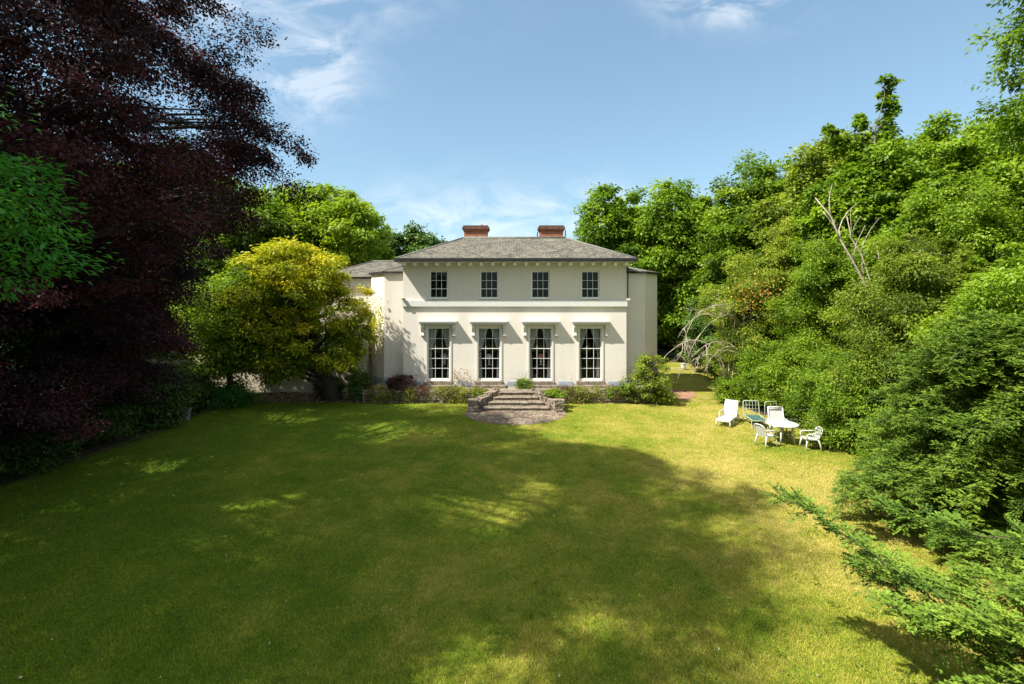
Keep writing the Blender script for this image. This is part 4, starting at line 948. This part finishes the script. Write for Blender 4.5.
for X, Y, h, r_, mt, lf, lab, sd_ in LOW:
    make_tree('shrub', (X, Y, 0), auto_lobes(h, r_, .05, 6, .5, sd_), lab, 'shrub', mt, M_bark_grey, leaf=lf*.8, spacing=.46, rb=.36, ntw=12, nl=17, r0=.04, flat=.55, droop=.3, nlimb=14, twr=.16, seed=sd_, zmin=.08, lump=.3, aspect=.5, shell=(.6,1.1), upn=.6)
# hedge behind the far grass
mb_l = [(x, 0, 1.5, 1.4, .9, 1.5) for x in np.arange(-7, 7.1, 1.7)]
make_tree('hedge', (13.5, 44.5, 0), [(a,b,c+1.2,d,e,f+1.2) for a,b,c,d,e,f in mb_l], 'long dark hedge closing off the far grass right of the villa', 'hedge', L_dark, M_bark, leaf=.22, spacing=.8, rb=.6, ntw=9, nl=8, r0=.06, zmin=.1)

# ---- shady shrubs along the left edge of the lawn, under the beech
LEFT = [
 (-14.6,22.6,2.0,1.1,L_dark,.13,'dark shrub behind the pale grey bin',71),
 (-13.2,23.6,1.0,.8,L_fresh,.14,'low fresh green fern clump near the leaf littered bed',72),
 (-14.6,19.8,2.4,1.4,L_dark,.13,'dark shrub in front of the pale grey bin under the beech',73),
 (-14.8,17.2,2.2,1.4,L_dark,.12,'dark shrub under the far side of the beech',74),
 (-14.7,14.8,2.0,1.3,L_dark,.12,'dark shrub beside the beech trunk towards the villa',75),
 (-14.7,12.4,1.8,1.3,L_dark,.11,'dark shrub in front of the beech trunk',76),
 (-14.9,10.2,1.9,1.3,L_fresh,.10,'slightly brighter shrub under the beech at the left edge',77),
 (-15.2,7.8,2.2,1.4,L_dark,.10,'dark shrub at the left edge nearest the camera',78),
 (-17.5,16,4.2,2.2,L_dark,.15,'tall dark laurel deep behind the beech trunk',79),
 (-18.0,21.5,4.5,2.4,L_dark,.15,'tall dark laurel close to the end of the garden wall',80),
 (-17.8,10.5,4.2,2.2,L_dark,.14,'tall dark laurel at the left behind the near shrubs',81),
]
for X, Y, h, r_, mt, lf, lab, sd_ in LEFT:
    make_tree('shrub', (X, Y, 0), auto_lobes(h, r_, .05, 6, .5, sd_), lab, 'shrub', mt, M_bark, leaf=lf, spacing=.5, rb=.42, ntw=10, nl=9, r0=.04, flat=.5, droop=.25, nlimb=10, twr=.19, seed=sd_, zmin=.08, lump=.2, aspect=.45)

# ---- plants round the terrace
def small(name, loc, lobes, label, cat, mat, leaf=.07, spacing=.2, rb=.18, ntw=8, nl=8, **k):
    return make_tree(name, loc, lobes, label, cat, mat, k.pop('bark', M_bark), leaf=leaf, spacing=spacing, rb=rb, ntw=ntw, nl=nl, r0=k.pop('r0', .02), minr=.004, nlimb=k.pop('nlimb', 12), **k) if False else \
           make_tree(name, loc, lobes, label, cat, mat, k.pop('bark', M_bark), leaf=leaf, spacing=spacing, rb=rb, ntw=ntw, nl=nl, r0=k.pop('r0', .02), nlimb=k.pop('nlimb', 12), zmin=.05, **k)
small('shrub', (6.75,24.15,0), [(0,0,.9,.85,.7,.85),(.05,0,1.7,.55,.5,.7),(.1,0,2.25,.3,.3,.45),(-.75,0,.55,.55,.4,.5),(-.2,-.1,1.3,.6,.5,.5),(.45,.1,.6,.55,.5,.55)], 'large loose shrub standing at the right hand corner of the villa', 'shrub', L_olive, leaf=.10, spacing=.34, rb=.22, ntw=8, nl=8, r0=.035, nlimb=40, droop=.1, shell=(.5,1.25), lump=.35)
small('shrub', (-5.55,24.75,TZ), [(0,0,.32,.42,.32,.28),(.3,0,.42,.28,.25,.25)], 'dark red leaved shrub on the terrace wall by the sunlit wing', 'shrub', L_red, leaf=.09, shell=(.4,1.3), lump=.4)
small('fern', (.62,25.25,TZ), [(0,0,.2,.34,.24,.22)], 'small bright green fern between the second and third french windows', 'plant', L_bright, leaf=.13, aspect=.22)
small('shrub', (-7.65,24.95,.0), [(0,0,.85,.42,.38,.6),(.1,0,.5,.45,.4,.4)], 'dark little shrub standing at the outer corner of the sunlit wing', 'shrub', L_dark, leaf=.10)
small('shrub', (-9.4,25.7,.0), [(0,0,.6,.6,.4,.5)], 'low dark shrub at the foot of the golden tree', 'shrub', L_dark, leaf=.12)
small('shrub', (5.5,24.4,.30), [(0,0,.25,.5,.25,.22),(-.5,0,.22,.35,.22,.18)], 'low green shrub spilling over the wall beside the large loose shrub', 'shrub', L_green, leaf=.09)
f_ = small('flowering_plant', (-1.6,24.05,.35), [(0,0,.22,.26,.2,.22)], 'orange flowering plant above the left pier of the steps', 'plant', L_olive, leaf=.08)
P = np.array([0,-.05,.28]) + rng.normal(size=(60,3))*np.array([.13,.10,.08]); np_mesh('blossom', leaves(P, nrm(rng.normal(size=(60,3))+[0,-.5,.8]), .07, .06), 4, L_orange, f_, .5+rng.normal(size=60)*.2)
small('plant', (2.05,23.2,.42), [(0,0,.22,.32,.26,.22)], 'bright green tuft growing behind the right pier of the steps', 'plant', L_bright, leaf=.09)
# bare wall shrub with dry leaves
r = empty('wall_shrub', (-2.52,25.35,TZ)); tag(r, 'half bare wall shrub with dry brown leaves between the first two french windows', 'shrub')
mb = MB(); tips = []
for k in range(11):
    e = (random.uniform(-.48,.42), random.uniform(-.1,.12), random.uniform(.35,.98)); mb.tube(limb_pts((0,0,-.02), e, .12, 5, .1), [.016,.014,.011,.008,.006,.003], 5); tips.append(e)
mb.build('stem', M_deadwood, r, smooth=True)
tp = np.array(tips)[rng.integers(0, 11, 150)] + rng.normal(size=(150,3))*.075; np_mesh('leaves', leaves(tp, nrm(rng.normal(size=(150,3))), .085, .05), 4, L_straw, r, .5+rng.normal(size=150)*.25)
# climber on the canted wing
r = empty('climber', (-7.35,27.1,TZ)); tag(r, 'straggly climber with yellow leaves on the corner of the sunlit wing', 'climber')
mb = MB()
for k in range(9):
    x0 = random.uniform(-.35,.45); top = random.uniform(1.6,3.6); pts = []
    for j in range(9):
        f = j/8; xx = x0 + .18*math.sin(f*5+k) + random.uniform(-.04,.04); pts.append((xx, -.16 - .8*max(0, 0) + (-xx*1.176 if True else 0)-.12, f*top))
    mb.tube(pts, [.014*(1-.7*j/8) for j in range(9)], 5)
mb.build('stem', M_deadwood, r, smooth=True)
n_ = 520; xx = rng.uniform(-.5,.55,n_); P = np.stack([xx, -xx*1.176-.22+rng.normal(size=n_)*.10, 3.1+rng.normal(size=n_)*.75], 1); np_mesh('leaves', leaves(P, nrm(rng.normal(size=(n_,3))+[-.3,-.8,.5]), .12, .07), 4, L_gold, r, .6+rng.normal(size=n_)*.15)
r = empty('terracotta_pot', (-6.25,26.15,TZ)); tag(r, 'terracotta pot at the foot of the sunlit wing', 'pot')
m_ = MB(); m_.lathe([(.12,0),(.17,.28),(.19,.28),(.19,.34),(.16,.34),(.15,.3)], n=18); m_.build('pot', M_terracotta, r)
# plants hanging over the retaining walls
def wallplants():
    C = []; 
    for x0, x1, dens in ((-7.4,-1.9,1.0),(2.3,7.0,1.05)):
        for k in range(int((x1-x0)*34*dens)):
            x = random.uniform(x0, x1); u_ = random.random()
            if math.sin(x*2.1+1)+math.sin(x*5.3)*.7 < -.75 and random.random() < .75: continue
            if u_ < .5: C.append((x, 24.5+random.uniform(-.22,.25), .60+random.uniform(-.06,.10)))
            else: C.append((x, 24.24+random.uniform(-.05,.03), random.uniform(.08,.6)))
    return np.array(C)
C = wallplants(); O = nrm(np.stack([rng.normal(size=len(C))*.2, -np.ones(len(C)), np.full(len(C), .5)], 1))
V, tint, T = bough_foliage(C, O, rng.uniform(.08,.20,len(C)), .075, 8, 7, .6, .3, .4, .3, .5)
tint = tint + .22*np.sin(V[:,0,0]*1.9+.5) + .15*np.sin(V[:,0,0]*4.7)
o = np_mesh('wall_plants', V, 4, L_wall, None, tint); tag(o, 'mixed yellow green and reddish plants trailing over the rubble terrace walls', 'plants', None, 'stuff')

# ---- bare arching branches and dead stems
r = empty('dead_shrub', (10.75,25.0,0)); tag(r, 'leafless pale shrub with thin branches arching towards the villa', 'shrub')
mb = MB()
def twiggy(mb, pts, r0, depth=2, n=3):
    m_ = len(pts); mb.tube(pts, [r0*(1-.85*i/(m_-1)) for i in range(m_)], 5)
    if depth:
        for k in range(n):
            i = random.randint(m_//3, m_-2); a = Vector(pts[i]); d = (Vector(pts[i+1])-a).normalized()
            e = a + (d + Vector((random.uniform(-1,1), random.uniform(-1,1), random.uniform(-1.0,.5)))*.8).normalized()*(Vector(pts[-1])-Vector(pts[0])).length*random.uniform(.25,.5)
            twiggy(mb, limb_pts(a, e, random.uniform(-.05,.15), 5, .12), r0*.5, depth-1, n)
arches = [((0,0,.1),(.1,0,2.2),(-.4,-.2,3.9),(-1.4,-.3,4.3),(-2.3,-.4,3.6),(-2.6,-.4,3.1)),((0,0,.1),(-.2,0,1.8),(-1.0,-.2,2.8),(-2.0,-.3,3.0),(-3.0,-.3,2.4),(-3.4,-.3,1.9)),
          ((0,0,.1),(.2,0,2.6),(.3,-.2,4.0),(-.1,-.3,4.7),(-.6,-.4,4.3)),((0,0,.1),(-.3,-.1,1.6),(-.9,-.3,2.3),(-1.8,-.5,2.1),(-2.6,-.6,1.5)),((.1,0,.1),(.7,-.1,2.4),(.6,-.2,3.7),(0,-.4,4.3),(-1.0,-.5,3.9),(-1.7,-.5,3.1)),
          ((0,0,.1),(.2,-.3,1.9),(-.5,-.5,2.9),(-1.3,-.6,2.8),(-2.0,-.7,2.2)),((0,0,.1),(.5,-.4,1.7),(.2,-.7,2.6),(-.5,-.8,2.7),(-1.2,-.8,2.1))]
for A_ in arches:
    V_ = [Vector(p) for p in A_]; pts = []
    for i in range(len(V_)-1):
        p0 = V_[max(i-1,0)]; p1 = V_[i]; p2 = V_[i+1]; p3 = V_[min(i+2,len(V_)-1)]
        for s_ in range(3):
            t = s_/3; pts.append(.5*((2*p1)+(p2-p0)*t+(2*p0-5*p1+4*p2-p3)*t*t+(3*p1-p0-3*p2+p3)*t**3))
    pts.append(V_[-1]); twiggy(mb, [tuple(p) for p in pts], .035, 2, 5)
mb.build('branches', M_deadwood, r, smooth=True)
r = empty('dead_tree', (14.4,18.5,0)); tag(r, 'pale leaning dead stems rising from the thicket above the chairs', 'dead tree')
mb = MB()
for a, b, rr in (((0,0,0),(-3.6,-.6,8.7),.085),((.3,0,0),(-2.6,-.8,8.0),.055),((.1,0,0),(-1.7,-.9,7.0),.045),((0,0,0),(-2.3,-1.1,6.4),.04)):
    pts = limb_pts(a, b, .03, 10, .05); mb.tube(pts, [rr*(1-.8*i/10) for i in range(11)], 6)
    for k in range(6):
        i = random.randint(5, 9); a2 = pts[i]; e = a2 + Vector((random.uniform(-1,.6), random.uniform(-.6,.2), random.uniform(.4,1.3))); mb.tube(limb_pts(a2, e, .05, 4), [rr*.3, rr*.25, rr*.2, rr*.12, .004], 5)
mb.build('trunk', M_deadwood, r, smooth=True)

# ---- yews: sprays of two-ranked needles on drooping side twigs
def yew_tree(name, loc, trunk_top, r0, boughs, label):
    root = empty(name, loc); tag(root, label, 'tree')
    mb = MB(); mb.tube(limb_pts((0,0,-.1), trunk_top, 0, 8, .03), [r0*(1.3-.09*i) for i in range(9)], 9)
    S = []; D = []; Ln = []; Tn = []
    for (a, b, sag, wid) in boughs:
        pts = limb_pts(a, b, sag, 14, .05); L_ = (Vector(b)-Vector(a)).length
        mb.tube(pts, [max(.006, .007*L_*(1-.93*i/14)) for i in range(15)], 6)
        m_ = int(L_/.036); bt = random.gauss(0, .08)
        for k in range(m_):
            f = (k+random.random())/m_
            if f < .12: continue
            q = f*14; i = min(13, int(q)); p = pts[i].lerp(pts[i+1], q-i); d = (pts[i+1]-pts[i]).normalized()
            side = d.cross(Vector((0,0,1))).normalized()*random.choice((-1,1))
            bl = wid*(1-f*.6)*random.uniform(.5,1.1)
            bd = (side*random.uniform(.4,1.1) + d*random.uniform(.4,1.0) + Vector((0,0,random.uniform(-.6,.9)))).normalized()
            bt2 = bt + random.gauss(0, .1)
            nt_ = max(3, int(bl/.04)); 
            for j in range(nt_):
                g = (j+.5)/nt_; pp = p + bd*bl*g + Vector((0,0,-.22*bl*g*g))
                s2 = bd.cross(Vector((0,0,1))).normalized()*(1 if j % 2 else -1)
                dd = (s2*random.uniform(.5,1) + bd*random.uniform(.5,1) + Vector((0,0,random.uniform(-.5,.8)))).normalized()
                S.append(pp); D.append(dd); Ln.append(random.uniform(.10,.20)*(1.15-.5*g)); Tn.append(.5+bt2+(.14 if g > .7 else 0)+random.gauss(0,.07))
    S = np.array(S); D = np.array(D); Ln = np.array(Ln); Tn = np.array(Tn); nn_ = 14; m_ = len(S)
    idx = np.repeat(np.arange(m_), nn_); k = np.tile(np.arange(nn_), m_); f = (k+.5)/nn_
    up3 = np.array([0,0,1.]); sd_ = nrm(np.cross(D, up3)); sgn = np.where(k % 2 == 0, 1., -1.)
    P = S[idx] + D[idx]*(Ln[idx]*f)[:, None]; P[:, 2] -= .25*Ln[idx]*f*f
    al = nrm(sd_[idx]*sgn[:, None] + D[idx]*.75 + rng.normal(size=(len(idx),3))*.12)
    Nv = nrm(up3 + rng.normal(size=(len(idx),3))*.35); Nv = nrm(Nv - al*np.sum(Nv*al,1,keepdims=True)); Bv = np.cross(Nv, al)
    nl_ = .050*rng.uniform(.7,1.2,len(idx)); wv = .011
    V = np.empty((len(idx),4,3)); V[:,0] = P; V[:,1] = P+al*(nl_*.5)[:,None]+Bv*wv; V[:,2] = P+al*nl_[:,None]; V[:,3] = P+al*(nl_*.5)[:,None]-Bv*wv
    ok = V[:, :, 2].min(axis=1) > .03; np_mesh('crown', V[ok], 4, L_yew, root, (Tn[idx]+rng.normal(size=len(idx))*.05)[ok])
    mb.build('trunk', M_bark, root, smooth=True); return root
random.seed(5)
B = [((-.3,.1,.9),(-3.95,2.75,2.35),-.09,.74),((-.3,.1,.8),(-3.1,2.2,1.55),-.07,.7),((-.3,.1,1.0),(-2.7,2.9,1.6),-.05,.6),((-.3,.2,1.9),(-3.4,1.6,1.5),0,.55),((-.3,.2,1.8),(-2.9,1.2,.9),0,.5),((-.2,.2,1.6),(-2.7,.4,.7),.02,.5),((-.3,.3,2.0),(-2.9,2.9,1.35),0,.5),((-.2,.3,1.8),(-2.3,2.4,.8),0,.5),((-.3,.3,2.4),(-2.3,3.2,2.0),0,.55),((-.3,.1,1.5),(-2.3,.9,.35),0,.45)]
for k in range(32):
    a = R(random.uniform(60, 200)); L_ = random.uniform(1.5, 2.9); z = random.uniform(1.4, 3.4); B.append(((-.1,.1,z), (math.cos(a)*L_, math.sin(a)*L_, z-random.uniform(.3,1.2)), random.uniform(0,.1), .55))
yew_tree('yew_tree', (7.6, 4.1, 0), (0,0,3.8), .16, B, 'near yew reaching a long bough leftwards over the lawn at the lower right')
B = []
for k in range(230):
    a = R(random.uniform(80, 300)); L_ = random.uniform(1.6, 3.9); z = random.uniform(.9, 4.7); L_ *= (1.15-.11*z); B.append(((math.cos(a)*.2,math.sin(a)*.2,z), (math.cos(a)*L_, math.sin(a)*L_, max(.25, z-random.uniform(.2,1.1))), random.uniform(0,.12), .62))
yew_tree('yew_tree', (10.6, 9.8, 0), (.2,.1,4.9), .2, B, 'broad spreading yew on the right edge of the lawn, in front of the bushes')
B = []
for k in range(44):
    a = R(random.uniform(90, 260)); L_ = random.uniform(1.2, 2.6); z = random.uniform(.9, 3.4); B.append(((math.cos(a)*.2,math.sin(a)*.2,z), (math.cos(a)*L_, math.sin(a)*L_, max(.25, z-random.uniform(.2,.9))), random.uniform(0,.12), .6))
yew_tree('yew_tree', (10.6, 6.2, 0), (.2,.1,4.0), .18, B, 'third yew at the bottom right corner behind the long bough')

# ---- grass blades and litter
n_ = 900000
uu = rng.random(n_); D_ = 5.2*(24.3/5.2)**uu; X_ = rng.uniform(-1,1,n_)*(D_*1.06+1.2); ok = (X_ > -13.7) & (X_ < 10.9 - .0*D_)
ok &= ~((((X_-.15)/2.3)**2 + ((D_-22.2)/2.25)**2 < 1) | ((D_ > 24.15) & (X_ > -7.4) & (X_ < 7.2)))
D_, X_ = D_[ok], X_[ok]; n_ = len(D_)
hgt = rng.uniform(.012,.034,n_)*(1+.3*pnoise(np.stack([X_,D_,0*X_],1), 1.3)); wd = .0026+.00042*D_; az = rng.uniform(0,2*np.pi,n_); tl = rng.uniform(.1,1.1,n_)
base = np.stack([X_,D_,np.zeros(n_)],1); tip = base + np.stack([np.cos(az)*tl*hgt*1.4, np.sin(az)*tl*hgt*1.4, hgt],1); sv = np.stack([-np.sin(az),np.cos(az),0*az],1)*wd[:,None]
V = np.stack([base-sv, base+sv, tip],1)
o = np_mesh('grass', V, 3, M_blade, None, rng.random(n_)); tag(o, 'short mown grass of the lawn with dry straw patches', 'grass', None, 'stuff')
n_ = 330; D_ = 5.5*(24/5.5)**rng.random(n_); X_ = rng.uniform(-1,1,n_)*D_*1.05; ok = (X_ > -13.5) & (X_ < 9.5); D_, X_ = D_[ok], X_[ok]; n_ = len(D_)
P = np.stack([X_, D_, np.full(n_, .045)],1); o = np_mesh('fallen_leaves', leaves(P, nrm(np.array([0,0,1.])+rng.normal(size=(n_,3))*.4), .036, .026), 4, L_litter, None, rng.random(n_)); tag(o, 'pale fallen leaves and daisies scattered on the lawn', 'leaves', None, 'stuff')
n_ = 5000; X_ = rng.uniform(-17,-7.4,n_); Y_ = rng.uniform(24.3,27,n_); P = np.stack([X_,Y_,rng.uniform(.02,.05,n_)],1); o = np_mesh('leaf_litter', leaves(P, nrm(np.array([0,0,1.])+rng.normal(size=(n_,3))*.6), .09, .06), 4, L_litter, None, rng.random(n_)*.55); tag(o, 'brown leaf litter on the bed below the garden wall', 'leaves', None, 'stuff')

# low broad leaved weeds and clover in the turf
K = 420; cy_ = 5.6*(22/5.6)**rng.random(K); cx_ = rng.uniform(-1,1,K)*cy_*1.0; ok = (cx_ > -13) & (cx_ < 9); cx_, cy_ = cx_[ok], cy_[ok]; K = len(cx_)
idx = np.repeat(np.arange(K), 16); sp_ = rng.uniform(.04,.16,K)[idx]
P = np.stack([cx_[idx]+rng.normal(size=len(idx))*sp_, cy_[idx]+rng.normal(size=len(idx))*sp_, rng.uniform(.02,.042,len(idx))], 1)
o = np_mesh('clover', leaves(P, nrm(np.array([0,0,1.])+rng.normal(size=(len(idx),3))*.25), .035, .028), 4, L_green, None, .35+rng.normal(size=len(idx))*.12); tag(o, 'low clover and weeds growing in patches through the turf', 'clover', None, 'stuff')
